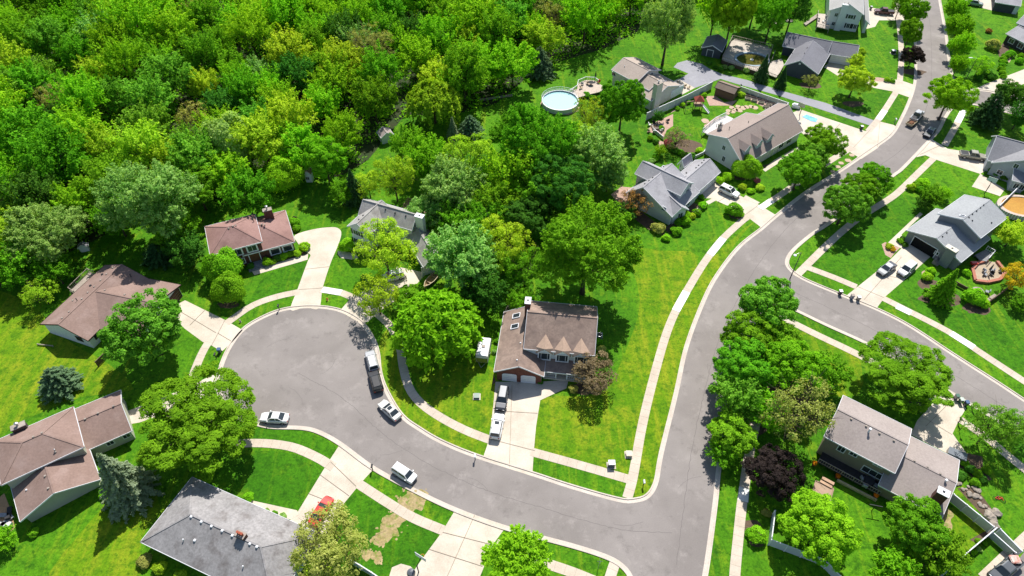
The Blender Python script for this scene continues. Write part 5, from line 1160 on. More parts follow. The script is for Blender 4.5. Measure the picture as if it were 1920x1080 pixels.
def make_car(typ, pm, label, name='parked_car', cat='car', load=None, roofm=None, rails=False, sunroof=False):
    secs, (g0, g1, r0, r1), zr = CARS[typ]
    r = thing(name, (0, 0, 0), label, cat)
    m = MB(); n = len(secs)
    tp = .9 if typ == 'pickup' else .86
    for x, zl, zb, hw in secs: m.v += ring(x, zl, zb, hw, tp)
    for i in range(n - 1):
        for k in range(8): k2 = (k + 1) % 8; m.f.append((i * 8 + k, i * 8 + k2, (i + 1) * 8 + k2, (i + 1) * 8 + k))
    m.f += [tuple(range(8))[::-1], tuple((n - 1) * 8 + k for k in range(8))]
    m.build('body', pm, r, smooth=False, bevel=.035)
    belt = secs[len(secs) // 2][2] - .03; hw = secs[len(secs) // 2][3]; b, t = hw * .86, hw * .7
    B = [(g0, -b, belt), (g1, -b, belt), (g1, b, belt), (g0, b, belt)]; Tt = [(r0, -t, zr - .05), (r1, -t, zr - .05), (r1, t, zr - .05), (r0, t, zr - .05)]
    for nm, fc in (('windshield', (B[1], B[2], Tt[2], Tt[1])), ('rear_window', (B[3], B[0], Tt[0], Tt[3])), ('side_window', (B[0], B[1], Tt[1], Tt[0])), ('side_window', (B[2], B[3], Tt[3], Tt[2]))):
        MB().add(fc, [(0, 1, 2, 3)]).build(nm, GLASS, r)
    rm = MB(); ex = .03
    R4 = [(r0 - ex, -t - ex, zr - .06), (r1 + ex, -t - ex, zr - .06), (r1 + ex, t + ex, zr - .06), (r0 - ex, t + ex, zr - .06)]
    mid = [((r0 - ex) * .96 + .02, -t * .8, zr + .02), (r1 - .05, -t * .8, zr + .02), (r1 - .05, t * .8, zr + .02), ((r0 - ex) * .96 + .02, t * .8, zr + .02)]
    rm.add(R4 + mid, [(4, 5, 6, 7), (0, 1, 5, 4), (1, 2, 6, 5), (2, 3, 7, 6), (3, 0, 4, 7), (3, 2, 1, 0)])
    for a, c in zip(B, Tt): rm.beam(Vector(a), Vector(c), .09, .07)
    for sg in (-1, 1):
        mx = (g0 + g1) / 2 - .1; mt = (r0 + r1) / 2 - .05; rm.beam(Vector((mx, sg * b, belt)), Vector((mt, sg * t, zr - .05)), .1, .05)
    rm.build('roof', roofm or pm, r)
    if sunroof: MB().box(r1 - .75, r1 - .12, -.38, .38, zr + .018, zr + .03).build('sunroof', GLASS, r)
    if rails:
        for sg in (-1, 1): MB().box(r0 + .15, r1 - .1, sg * t * .88 - .03, sg * t * .88 + .03, zr + .02, zr + .08).build('roof_rail', BLACK, r)
    xf, xr = secs[-1][0], secs[0][0]; rad = .4 if typ == 'pickup' else .36 if typ == 'suv' else .33
    for x in (xf - .85, xr + (1.05 if typ == 'pickup' else .88)):
        for y in (-1, 1): wheel(r, x, y * (hw - .1), rad)
    zf = secs[-2][2] - .12
    for sg in (-1, 1):
        MB().box(xf - .22, xf - .02, sg * hw * .58 - .17, sg * hw * .58 + .17, zf - .1, zf + .06).build('headlight', CLEARL, r, bevel=.02)
        MB().box(xr - .01, xr + .1, sg * hw * .68 - .12, sg * hw * .68 + .12, secs[1][2] - .3, secs[1][2] - .1).build('taillight', REDL, r, bevel=.02)
        MB().box(g1 - .3, g1 - .12, sg * (hw + .08) - .1, sg * (hw + .08) + .1, belt, belt + .16).build('mirror', pm, r, bevel=.03)
    MB().box(xf - .04, xf + .02, -.45, .45, .45, .62).build('grille', BLACK, r)
    if typ == 'pickup':
        MB().box(-2.68, -1.0, -.74, .74, 1.1, 1.128).build('bed_liner', BLACK, r)
        m = MB()
        for sg in (-1, 1): m.box(-2.78, -.9, sg * .86 - .07, sg * .86 + .07, 1.08, 1.2)
        m.box(-2.82, -2.72, -.86, .86, 1.08, 1.2); m.build('bed_rail', pm, r, bevel=.03)
    return r
def put(r, f, b, z=.75):
    a, c = P(*f, z), P(*b, z); d = a - c; m = (a + c) / 2
    r.location = (m.x, m.y, .03); r.rotation_euler = (0, 0, math.atan2(d.y, d.x)); r['_o'] = (m.x, m.y, .03)
    return r
WP = paint('white_paint', (.75, .76, .77)); BP = paint('black_paint', (.012, .013, .016)); SP = paint('silver_paint', (.42, .43, .45), .5); GP = paint('grey_paint', (.11, .12, .13), .4)
RP = paint('red_paint', (.58, .03, .02)); PP = paint('pearl_paint', (.60, .59, .56)); MP = paint('maroon_paint', (.09, .018, .018)); TP = paint('champagne_paint', (.36, .35, .29), .4); CP = paint('charcoal_paint', (.06, .065, .075), .4); GB = paint('tan_paint', (.42, .33, .2))
put(make_car('sedan', WP, 'white sedan parked at the court kerb beside the big maple'), (489, 781), (540, 784))
put(make_car('suv', SP, 'silver SUV under tree shade parked ahead of the black SUV', roofm=WP, rails=True), (693, 660), (702, 693))
put(make_car('suv', BP, 'black SUV parked behind the silver SUV on the court', rails=True), (700, 699), (709, 730))
put(make_car('sedan', PP, 'pearl white sedan angled at the kerb below the black SUV', sunroof=True), (715, 754), (746, 783))
put(make_car('box', WP, 'boxy white wagon parked on the lower kerb of the court road'), (779, 901), (738, 874))
put(make_car('sedan', RP, 'bright red car on the driveway, partly under the yellow-olive tree'), (617, 934), (587, 981))
put(make_car('suv', CP, 'dark grey SUV with roof ribs parked at the brick garage', rails=True), (937, 771), (946, 722), .9)
put(make_car('suv', WP, 'white SUV with sunroof behind the dark grey SUV on the driveway', sunroof=True), (936, 778), (928, 818), .9)
put(make_car('suv', WP, 'white SUV on the driveway before the grey gabled house', sunroof=True), (1383, 366), (1352, 351))
put(make_car('sedan', GP, 'dark grey sedan, left car of the pair on the driveway', roofm=SP), (1649, 513), (1677, 493))
put(make_car('suv', SP, 'silver crossover, right car of the pair on the driveway', roofm=WP), (1688, 515), (1713, 494))
put(make_car('suv', WP, 'white SUV hidden under the pale locust tree'), (721, 521), (749, 514))
put(make_car('pickup', SP, 'silver pickup hauling a small trailer on the bend', 'parked_pickup', 'pickup'), (1727, 208), (1713, 224), .9)
put(make_car('sedan', CP, 'dark sedan in the shade at the right kerb of the bend', roofm=SP), (1738, 254), (1750, 240))
put(make_car('pickup', TP, 'champagne pickup with black bed on the right driveway', 'parked_pickup', 'pickup'), (1847, 294), (1802, 287), .9)
put(make_car('pickup', MP, 'dark maroon pickup on the driveway of the tall white house', 'parked_pickup', 'pickup'), (1642, 19), (1675, 22), .9)
put(make_car('suv', paint('mint_paint', (.30, .36, .32), .3), 'grey-green SUV at the top edge driveway'), (1842, 8), (1815, 3))
put(make_car('pickup', GP, 'grey pickup with a loaded bed at the lower right corner', 'parked_pickup', 'pickup'), (1868, 1082), (1904, 1052), .9)
# trailers
def moved(r, f, b, z=0.): return put(r, f, b, z)
r = thing('camper_trailer', (0, 0, 0), 'white box trailer with olive front parked left of the dormered house', 'trailer')
MB().box(-2.1, 2.1, -1.05, 1.05, .55, 2.55).build('body', M('trailer_white', (.62, .61, .6), (.5, .48, .46), .8, grain=.1, rough=.5), r, bevel=.09)
MB().box(2.1, 2.13, -.98, .98, .7, 1.9).build('front_panel', M('olive_panel', (.20, .22, .03)), r)
MB().box(-2.0, 2.0, -.75, .75, 2.55, 2.6).build('roof_panel', MATS['white_trim'], r)
MB().box(-.3, .3, -.3, .3, 2.6, 2.72).build('roof_hatch', STONE, r, bevel=.04)
for y in (-1, 1): wheel(r, -.3, y * 1.0, .33)
m = MB(); m.beam((2.1, -.6, .5), (3.1, 0, .5), .09, .09); m.beam((2.1, .6, .5), (3.1, 0, .5), .09, .09); m.build('hitch', METAL, r)
moved(r, (903, 681), (911, 641), .9)
r = thing('utility_trailer', (0, 0, 0), 'small tan utility trailer behind the silver pickup', 'trailer')
m = MB(); m.box(-1.3, 1.3, -.8, .8, .5, .58)
for a in ((-1.3, 1.3, -.84, -.76), (-1.3, 1.3, .76, .84), (-1.34, -1.26, -.8, .8), (1.26, 1.34, -.8, .8)): m.box(*a, .5, .95)
m.build('body', GB, r); MB().box(-.9, .7, -.5, .5, .58, .9).build('load', M('rust_load', (.22, .07, .03), (.05, .05, .03), 2), r, bevel=.1)
for y in (-1, 1): wheel(r, 0, y * .95, .3)
m = MB(); m.beam((1.3, 0, .5), (2.3, 0, .5), .1, .1); m.build('hitch', METAL, r)
moved(r, (1715, 226), (1702, 236), .6)
# rowing boat under the trees
r = thing('row_boat', (0, 0, 0), 'tan open boat lying under trees beside the weeping tree', 'boat')
m = MB(); S = [(-2.1, .55), (-1.2, .75), (0, .8), (1.2, .55), (2.1, .04)]
for x, w in S: m.v += [(x, -w, .75), (x, -w * .6, .2), (x, w * .6, .2), (x, w, .75)]
for i in range(4):
    for k in range(3): m.f.append((i * 4 + k, i * 4 + k + 1, i * 4 + k + 5, i * 4 + k + 4))
m.f += [(0, 1, 2, 3)]; m.build('hull', M('boat_tan', (.42, .3, .17)), r)
m = MB()
for i in range(4):
    for sg in (-1, 1): m.beam((S[i][0], sg * S[i][1], .77), (S[i + 1][0], sg * S[i + 1][1], .77), .1, .08)
m.build('gunwale', M('boat_rail', (.6, .5, .35)), r); m = MB(); m.box(-1.2, -.95, -.7, .7, .55, .6); m.box(.4, .65, -.65, .65, .55, .6); m.build('bench', WOOD, r)
moved(r, (797, 538), (818, 516), .4)

# ------------------------------------------------------------------ yard things
def at(px, py, z=0): return P(px, py, z)
def bin_(px, py, label, c=BLACK, lid=None, rz=.3):
    q = at(px, py); r = thing('wheelie_bin', q, label, 'bin'); 
    m = MB(); a = [(-.26, -.28), (.26, -.28), (.26, .28), (-.26, .28)]
    m.add([(q.x + x * .85, q.y + y * .85, .05) for x, y in a] + [(q.x + x * 1.1, q.y + y * 1.1, 1.0) for x, y in a], [(0, 1, 2, 3), (4, 5, 6, 7), (0, 1, 5, 4), (1, 2, 6, 5), (2, 3, 7, 6), (3, 0, 4, 7)]).build('body', c, r)
    MB().box(q.x - .32, q.x + .32, q.y - .34, q.y + .36, 1.0, 1.09).build('lid', lid or METAL, r, bevel=.03)
    for s in (-1, 1): MB().tube([(q.x + s * .3, q.y + .24, .11), (q.x + s * .22, q.y + .24, .11)], .11, 10).build('wheel', RUBBER, r)
    return r
BINB = paint('bin_blue', (.05, .10, .22)); BING = paint('bin_green', (.05, .13, .09)); DGRAY = paint('bin_grey', (.10, .11, .13))
bin_(413, 661, 'blue-grey wheelie bin at the kerb below the ranch driveway', DGRAY, BINB)
bin_(1574, 552, 'dark wheelie bin alone on the grass beside the side street', BLACK, METAL)
bin_(1596, 560, 'blue wheelie bin, left of the two at the driveway mouth', BINB, STONE); bin_(1608, 563, 'dark wheelie bin, right of the two at the driveway mouth', DGRAY, METAL)
bin_(1791, 748, 'green-lidded grey bin at the tan house driveway mouth', DGRAY, BING); bin_(1799, 755, 'green bin with pale lid at the tan house driveway', BING, M('pale_lid', (.5, .58, .52))); bin_(1809, 760, 'dark blue bin at the tan house driveway', paint('bin_navy', (.02, .03, .06)), BINB)
bin_(1614, 243, 'black bin with a white lid beside the long house driveway', BLACK, MATS['white_trim']); bin_(1632, 18, 'dark bin against the tall white house', DGRAY, METAL)
def cabinet(px, py, label, w, d, h, mat, top=None):
    q = at(px, py); r = thing('utility_box', q, label, 'utility box')
    MB().box(q.x - w / 2, q.x + w / 2, q.y - d / 2, q.y + d / 2, .03, h).build('body', mat, r, bevel=.04)
    MB().box(q.x - w / 2 - .04, q.x + w / 2 + .04, q.y - d / 2 - .04, q.y + d / 2 + .04, h, h + .08).build('lid', top or mat, r, bevel=.02)
    MB().box(q.x - w / 2 - .2, q.x + w / 2 + .2, q.y - d / 2 - .2, q.y + d / 2 + .2, 0, .05).build('pad', CONC, r)
cabinet(1146, 873, 'dark utility cabinet with pale lid on the corner lawn', 1.0, .8, 1.0, DGRAY, MATS['white_trim']); cabinet(1179, 853, 'pale flat utility box next to the street sidewalk', .9, .9, .5, M('cream_box', (.66, .58, .48)))
cabinet(1674, 100, 'black and white utility cabinet on the upper lawn', 1.0, .9, .9, BLACK, MATS['white_trim']); cabinet(894, 744, 'low green utility cover in the lawn of the weeping tree', .9, .9, .35, BING)
q = at(1790, 857); r = thing('storage_chest', q, 'grey storage chest at the corner of the taupe garage', 'chest'); a = Vector((.85, -.52, 0)); b = Vector((.52, .85, 0)); m = MB().obox(q - a * 1.3 - b * .7, a * 2.6, b * 1.4, (0, 0, 1.0)); m.build('body', DGRAY, r, bevel=.05)
MB().obox(q - a * 1.35 - b * .75 + Vector((0, 0, 1.0)), a * 2.7, b * 1.5, (0, 0, .14)).build('lid', paint('slate_lid', (.16, .18, .21)), r, bevel=.05)
def mailbox(px, py, label, mat=BLACK, head=None):
    q = at(px, py); r = thing('mailbox', q, label, 'mailbox')
    MB().box(q.x - .06, q.x + .06, q.y - .06, q.y + .06, 0, 1.15).build('post', mat, r)
    m = MB(); n = 8
    for y in (-.3, .3):
        m.v += [(q.x - .14, q.y + y, 1.1), (q.x + .14, q.y + y, 1.1)] + [(q.x + .14 * math.cos(math.pi * k / n), q.y + y, 1.25 + .13 * math.sin(math.pi * k / n)) for k in range(n + 1)]
    N = n + 3; m.f = [tuple(range(N)), tuple(range(2 * N - 1, N - 1, -1))] + [(i, (i + 1) % N, N + (i + 1) % N, N + i) for i in range(N)]
    m.build('box', head or mat, r)
mailbox(891, 862, 'white mailbox on black post at the dormered house kerb', BLACK, MATS['white_trim']); mailbox(524, 581, 'black mailbox on the court verge by the brick house', BLACK); mailbox(406, 672, 'black mailbox below the blue bin on the court verge', BLACK)
mailbox(699, 881, 'dark mailbox at the red car driveway mouth', BLACK); mailbox(1206, 910, 'white-topped mailbox on the corner verge', BLACK, MATS['white_trim']); mailbox(1822, 766, 'black mailbox right of the dark blue bin', BLACK); mailbox(1677, 231, 'pale mailbox on the long house verge island', WOODG, MATS['white_trim']); mailbox(1796, 793, 'black mailbox by the tan house driveway edge', BLACK)
mailbox(1388, 167, 'little dark post box by asphalt driveway lawn', BLACK)
def hydrant(px, py, label, mat):
    q = at(px, py); r = thing('fire_hydrant', q, label, 'hydrant'); MB().lathe(q, [(.17, 0), (.17, .06), (.11, .08), (.11, .5), (.15, .52), (.14, .6), (.05, .7)], 12).build('barrel', mat, r)
    m = MB(); m.tube([(q.x - .2, q.y, .4), (q.x + .2, q.y, .4)], .06, 8); m.build('nozzle', mat, r)
hydrant(614, 563, 'orange-red hydrant with white top on court verge', paint('hydrant_orange', (.55, .12, .03))); hydrant(451, 604, 'pale hydrant on the ranch verge', STONE)
def hoop(px, py, tx, ty, label, board=MATS['white_trim'], h=3.0):
    q = at(px, py); t = at(tx, ty, h); d = Vector((t.x - q.x, t.y - q.y, 0)); d = d.normalized() if d.length > .1 else Vector((0, -1, 0)); e = Vector((-d.y, d.x, 0))
    r = thing('basketball_hoop', q, label, 'basketball hoop')
    MB().tube([q, q + Vector((0, 0, 2.4)), q + d * .9 + Vector((0, 0, 3.0))], .09, 8).build('pole', BLACK, r)
    c = q + d * .95 + Vector((0, 0, 2.85)); MB().obox(c - e * .9, e * 1.8, d * .06, Vector((0, 0, 1.1))).build('backboard', board, r)
    m = MB(); n = 14; R = .26; o = c + d * .4 + Vector((0, 0, .1))
    m.tube([o + Vector((math.cos(6.283 * k / n) * R, math.sin(6.283 * k / n) * R, 0)) for k in range(n + 1)], .03, 5); m.build('rim', paint('rim_orange', (.6, .12, .02)), r)
hoop(785, 1073, 803, 1026, 'basketball hoop leaning over the bottom driveway'); hoop(1499, 216, 1503, 199, 'basketball hoop at the back of the long house driveway', M('hoop_cream', (.6, .57, .45))); hoop(1845, 364, 1860, 338, 'basketball hoop on the patio of the blue-grey house')
# street lamp and signs
q = at(1481, 523); r = thing('street_lamp', q, 'tall thin street lamp on the side street corner', 'street lamp')
MB().tube([q, q + Vector((0, 0, 7.2))], [.11, .06], 8).build('pole', METAL if 0 else M('lamp_post', (.09, .09, .10), grain=0), r); q2 = q + Vector((0, 0, 7.2))
MB().tube([q2 - Vector((0, 0, .1)), q2 + Vector((-.6, -.3, .25)), q2 + Vector((-1.3, -.7, .2))], .04, 6).build('arm', METAL, r); MB().lathe(q2 + Vector((-1.4, -.75, .02)), [(.1, 0), (.3, .03), (.3, .12), (.1, .22)], 12).build('lamp_head', MATS['white_trim'], r)
q = at(1811, 148); r = thing('street_lamp', q, 'slim street lamp with pale head on the upper corner', 'street lamp'); MB().tube([q, q + Vector((0, 0, 6.0))], [.1, .05], 8).build('pole', M('lamp_post', (.09, .09, .10), grain=0), r); q2 = q + Vector((0, 0, 6.0))
MB().tube([q2, q2 + Vector((-1.5, .1, .15))], .04, 6).build('arm', METAL, r); MB().box(q2.x - 2.2, q2.x - 1.2, q2.y - .05, q2.y + .25, 6.1, 6.25).build('lamp_head', MATS['white_trim'], r, bevel=.04)
q = at(1121, 1067); r = thing('street_sign', q, 'thin street name post on the bottom corner verge', 'street sign'); MB().tube([q, q + Vector((0, 0, 2.7))], .04, 6).build('post', METAL, r)
MB().box(q.x - .4, q.x + .4, q.y - .012, q.y + .012, 2.7, 2.9).build('blade', paint('sign_green', (.01, .12, .05)), r); MB().box(q.x - .012, q.x + .012, q.y - .4, q.y + .4, 2.92, 3.12).build('blade', paint('sign_green', (.01, .12, .05)), r)
q = at(1798, 808); r = thing('yard_lamp', q, 'white globed lamp post at the tan house lawn', 'lamp'); MB().tube([q, q + Vector((0, 0, 2.0))], .05, 8).build('post', BLACK, r); MB().lathe(q + Vector((0, 0, 2.0)), [(.08, 0), (.2, .1), (.2, .3), (.05, .42)], 10).build('globe', MATS['white_trim'], r)
# fences
def fence(pts, h, label, mat, post=2.4, t=.06, name='fence', lattice=None):
    L = [at(x, y) for x, y in pts]; r = thing(name, L[0], label, 'fence'); U = Vector((0, 0, 1)); m = MB(); cap = MB()
    for a, c in zip(L[:-1], L[1:]):
        m.beam(a + U * (h * .5 + .03), c + U * (h * .5 + .03), t, h - .1); cap.beam(a + U * h, c + U * h, .14, .08)
    m.build('panel', mat, r); cap.build('top_rail', MATS['white_trim'] if mat is not WOODG and mat is not DKB else mat, r)
    for a, c in zip(L[:-1], L[1:]):
        n = max(1, round((c - a).length / post))
        for i in range(n + 1 if (c - L[-1]).length < .01 else n): p = a.lerp(c, i / n); MB().box(p.x - .08, p.x + .08, p.y - .08, p.y + .08, 0, h + .1).build('post', MATS['white_trim'] if mat is not WOODG and mat is not DKB else mat, r)
VINYL = M('vinyl', (.54, .56, .58), (.48, .50, .53), .5, .5, grain=.05); VINYLG = M('vinyl_greenish', (.50, .55, .50), (.44, .49, .44), .5, .5, grain=.05)
fence([(1211, 226), (1240, 212), (1285, 192), (1333, 167)], 2.2, 'long white vinyl fence between beige house and playset lawn', VINYL)
fence([(1386, 172), (1420, 184), (1475, 203), (1466, 214)], 1.6, 'pale lattice fence behind the raised planters', VINYLG)
fence([(1447, 968), (1440, 1022), (1530, 1056), (1545, 1066), (1575, 1098)], 1.9, 'white vinyl fence beside the main street back yard', VINYL)
fence([(1777, 938), (1850, 998)], 2.0, 'white vinyl fence from the taupe garage to the corner', VINYLG); fence([(1856, 1000), (1800, 1047), (1742, 1100)], 1.9, 'white vinyl fence running to bottom edge past the golden bed', VINYL)
fence([(1852, 1006), (1894, 1044)], 1.5, 'short left vinyl panel of the gate passage', VINYLG); fence([(1866, 1000), (1906, 1041)], 1.5, 'short right vinyl panel of the gate passage', VINYLG)
fence([(657, 1055), (700, 1082), (735, 1106)], 1.8, 'white vinyl fence at the bottom edge by bare soil', VINYL)
fence([(1786, 532), (1810, 545)], .9, 'low dark timber edging left of the fire pit shrub', DKB); fence([(1842, 577), (1866, 560), (1892, 540)], 1.1, 'low dark timber screen behind the seats', DKB)
fence([(1866, 398), (1898, 366)], 1.9, 'white fence between silver roof and covered pool', VINYL); fence([(1225, 247), (1243, 262)], .9, 'low white picket rail at the flagstone patio', VINYL)
fence([(1303, 297), (1318, 290), (1322, 284)], .8, 'curved pale garden wall beside the long house', M('pale_block', (.5, .47, .42)))
fence([(185, 687), (201, 671)], 1.4, 'short brown screen fence beside the ranch house', DKB); fence([(900, 190), (925, 186), (960, 181)], .6, 'low timber edging at the wood side of pool lawn', WOODG); fence([(72, 647), (100, 650)], .3, 'pale landscape timber by the ranch corner', WOODG)
fence([(955, 583), (960, 572), (985, 571)], 1.0, 'brown rail fence of the patio behind the chimney', WOODG)
fence([(945, 592), (952, 580), (958, 575)], .9, 'short rail by the patio behind the skylit roof', WOODG) 
# pools
WATER = glassy('pool_water', (.40, .66, .68), .12); POOLW = M('pool_wall', (.55, .58, .60), (.48, .51, .54), 1, .5, grain=.05); 
def ring_wall(q, R, h, t=.12, n=40, sx=1., sy=1.):
    return MB().lathe(q, [(R, 0), (R, h), (R - t, h), (R - t, .1), (R - t, 0)], n, sx, sy, ring=True)
q = at(1050, 196); R = 4.7; r = thing('round_pool', q, 'round above-ground pool with white rim and pale water', 'pool')
ring_wall(q, R, 1.3).build('wall', POOLW, r, smooth=False); MB().lathe(q, [(R - .1, .9), (R - .1, 1.0)], 40).build('water', WATER, r)
MB().lathe(q, [(R + .12, 1.28), (R + .12, 1.36), (R - .18, 1.36), (R - .18, 1.28)], 40, ring=True).build('rim', MATS['white_trim'], r)
m = MB(); n = 40
for i in range(3, 26):
    a0, a1 = 2 * math.pi * i / n, 2 * math.pi * (i + 1) / n; p0 = q + Vector((math.cos(a0) * (R + .1), math.sin(a0) * (R + .1), 0)); p1 = q + Vector((math.cos(a1) * (R + .1), math.sin(a1) * (R + .1), 0))
    for z in (1.7, 2.3): m.beam(p0 + Vector((0, 0, z)), p1 + Vector((0, 0, z)), .05, .05)
    m.beam(p0 + Vector((0, 0, 1.3)), p0 + Vector((0, 0, 2.35)), .05, .05, up=(1, 0, 0)); pm = (p0 + p1) / 2; m.beam(pm + Vector((0, 0, 1.3)), pm + Vector((0, 0, 2.35)), .025, .025, up=(1, 0, 0))
m.build('safety_rail', MATS['white_trim'], r)
q = at(1408, 118); R = 3.9; r = thing('oval_pool', q, 'oval above-ground pool with murky green water and fountain', 'pool'); sx, sy = 1.25, 1.0
ring_wall(q, R, 1.25, .5, 40, sx, sy).build('wall', M('pool_liner', (.34, .42, .48), (.28, .36, .42)), r); MB().lathe(q, [(R - .45, .9), (R - .45, .95)], 40, sx, sy).build('water', M('murky_water', (.055, .06, .012), (.10, .09, .02), .5, .1, spec=.5, grain=.2), r)
MB().lathe(q + Vector((0, 0, .95)), [(.5, 0), (.45, .15), (.15, .25), (.08, .6)], 14).build('fountain', M('fountain_white', (.7, .7, .66)), r)
# its deck
r = thing('pool_deck', q, 'square timber deck with railings around the oval pool', 'deck'); dpx = [(1353, 112), (1373, 72), (1448, 90), (1432, 138)]; D4 = [P(x, y, 1.15).to_2d() for x, y in dpx]
m = MB(); n = 40; el = [Vector((q.x + math.cos(2 * math.pi * k / n) * R * sx * 1.01, q.y + math.sin(2 * math.pi * k / n) * R * sy * 1.01)) for k in range(n)]
cen = q.to_2d()
def ray_out(p):
    d = (p - cen).normalized(); best = 99
    for i in range(4):
        a, b = D4[i], D4[(i + 1) % 4]; e = b - a; den = d.x * e.y - d.y * e.x
        if abs(den) < 1e-6: continue
        w = a - cen; t = (w.x * e.y - w.y * e.x) / den; s = (w.x * d.y - w.y * d.x) / den
        if t > 0 and -.001 <= s <= 1.001: best = min(best, t)
    return cen + d * max(best, (p - cen).length + .05)
for k in range(n):
    a, b = el[k], el[(k + 1) % n]; A2, B2 = ray_out(a), ray_out(b)
    vs = [(a.x, a.y, 1.15), (b.x, b.y, 1.15), (B2.x, B2.y, 1.15), (A2.x, A2.y, 1.15)]; lo = [(x, y, 1.0) for x, y, z in vs]; m.add(vs + lo, [(0, 1, 2, 3), (7, 6, 5, 4), (2, 3, 7, 6)])
m.build('deck_floor', M('bleached_deck', (.5, .44, .38), (.42, .36, .3), 1, grain=.2), r)
m = MB()
for i in range(4):
    a, b = D4[i].to_3d(), D4[(i + 1) % 4].to_3d(); Uz = Vector((0, 0, 1))
    for z in (1.35, 2.1): m.beam(a + Uz * z, b + Uz * z, .1, .08)
    k = int((b - a).length / .5)
    for j in range(k + 1): p = a.lerp(b, j / k); m.beam(p + Uz * (0 if j % 4 == 0 else 1.2), p + Uz * 2.15, .1 if j % 4 == 0 else .05, .1 if j % 4 == 0 else .05, up=(1, 0, 0))
m.build('deck_railing', WOODG, r); MB().prism([D4[0].lerp(cen, .02), D4[3].lerp(cen, .02), D4[3].lerp(D4[2], .02), D4[0].lerp(D4[1], .02)], .0, 1.0).build('skirt', DKB, r)
r = thing('deck_stairs', at(1455, 130), 'timber deck bridge between oval pool and slate house', 'deck'); MB().prism([P(x, y, .8).to_2d() for x, y in ((1437, 138), (1446, 115), (1466, 110), (1470, 122), (1462, 136), (1455, 145))], .62, .8).build('deck_floor', MATS['bleached_deck'], r)
m = MB()
for a, b in (((1437, 140), (1456, 147)), ((1446, 116), (1452, 100))):
    a, b = P(*a, .8), P(*b, .8); m.beam(a + Vector((0, 0, .9)), b + Vector((0, 0, .9)), .1, .1)
    for j in range(8): p = a.lerp(b, j / 7); m.beam(p, p + Vector((0, 0, .9)), .07, .07, up=(1, 0, 0))
m.build('deck_railing', WOODG, r)
q = at(1912, 394); r = thing('covered_pool', q, 'kidney pool with golden-brown surface and pale rim at the right edge', 'pool'); ring_wall(q, 4.4, 1.25, .75, 40, 1.2, .85).build('wall', M('pool_rim_pale', (.52, .43, .36), (.46, .38, .32)), r)
MB().lathe(q, [(3.75, 1.1), (.01, 1.12)], 40, 1.2, .85).build('pool_cover', M('golden_cover', (.45, .24, .03), (.36, .17, .02), .5, .5, c3=(.5, .33, .08)), r)
m = MB()
for i in range(22):
    a = math.pi * (.95 + .75 * i / 21); p = q + Vector((math.cos(a) * 4.45 * 1.2, math.sin(a) * 4.45 * .85, 0)); m.beam(p, p + Vector((0, 0, 1.3)), .25, .06, up=(1, 0, 0))
m.build('skirt', MATS['white_trim'], r)
r = solo(MB().obox(at(1876, 380) , (1.2, -1.0, 0), (.5, .6, 0), (0, 0, .9)).obox(at(1876, 380) + Vector((.5, .6, 0)), (1.2, -1.0, 0), (.3, .36, 0), (0, 0, .5)), 'pool_steps', MATS['white_trim'], at(1876, 380), 'white pool steps beside the covered pool', 'steps')
# playset
q = at(1307, 205); r = thing('playset', q, 'wooden playset tower with red roof and white slide', 'playset'); m = MB()
for x in (-1, 1):
    for y in (-1, 1): MB().box(q.x + x * .9 - .08, q.x + x * .9 + .08, q.y + y * .9 - .08, q.y + y * .9 + .08, 0, 3.0).build('post', DKB, r)
MB().box(q.x - 1.05, q.x + 1.05, q.y - 1.05, q.y + 1.05, 1.4, 1.5).build('platform', WOOD, r)
MB().add([(q.x - 1.2, q.y - 1.2, 2.9), (q.x + 1.2, q.y - 1.2, 2.9), (q.x + 1.2, q.y + 1.2, 2.9), (q.x - 1.2, q.y + 1.2, 2.9), (q.x, q.y, 4.1)], [(0, 1, 4), (1, 2, 4), (2, 3, 4), (3, 0, 4), (3, 2, 1, 0)]).build('tower_roof', M('red_roof', (.30, .07, .05)), r)
m = MB(); a = q + Vector((1.0, -.2, 1.45)); b = q + Vector((2.6, -2.0, .15)); m.beam(a, b, .6, .06); n_ = (b - a).cross(Vector((0, 0, 1))).normalized() * .3
for s in (-1, 1): m.beam(a + n_ * s + Vector((0, 0, .1)), b + n_ * s + Vector((0, 0, .1)), .05, .2)
m.build('slide', MATS['white_trim'], r); m = MB(); a = q + Vector((-.9, 0, 2.5)); b = q + Vector((-3.2, -.5, 2.5)); m.beam(a, b, .14, .14)
for s in (-1, 1): m.beam(b, q + Vector((-3.4, -.5 + s * 1.1, 0)), .12, .12)
m.build('swing_beam', WOOD, r)
for t in (.35, .7):
    p = a.lerp(b, t); m = MB()
    for s in (-1, 1): m.beam(p + Vector((s * .2, 0, 0)), p + Vector((s * .2, 0, -1.9)), .02, .02, up=(1, 0, 0))
    m.box(p.x - .25, p.x + .25, p.y - .1, p.y + .1, .55, .6); m.build('swing', RUBBER, r)
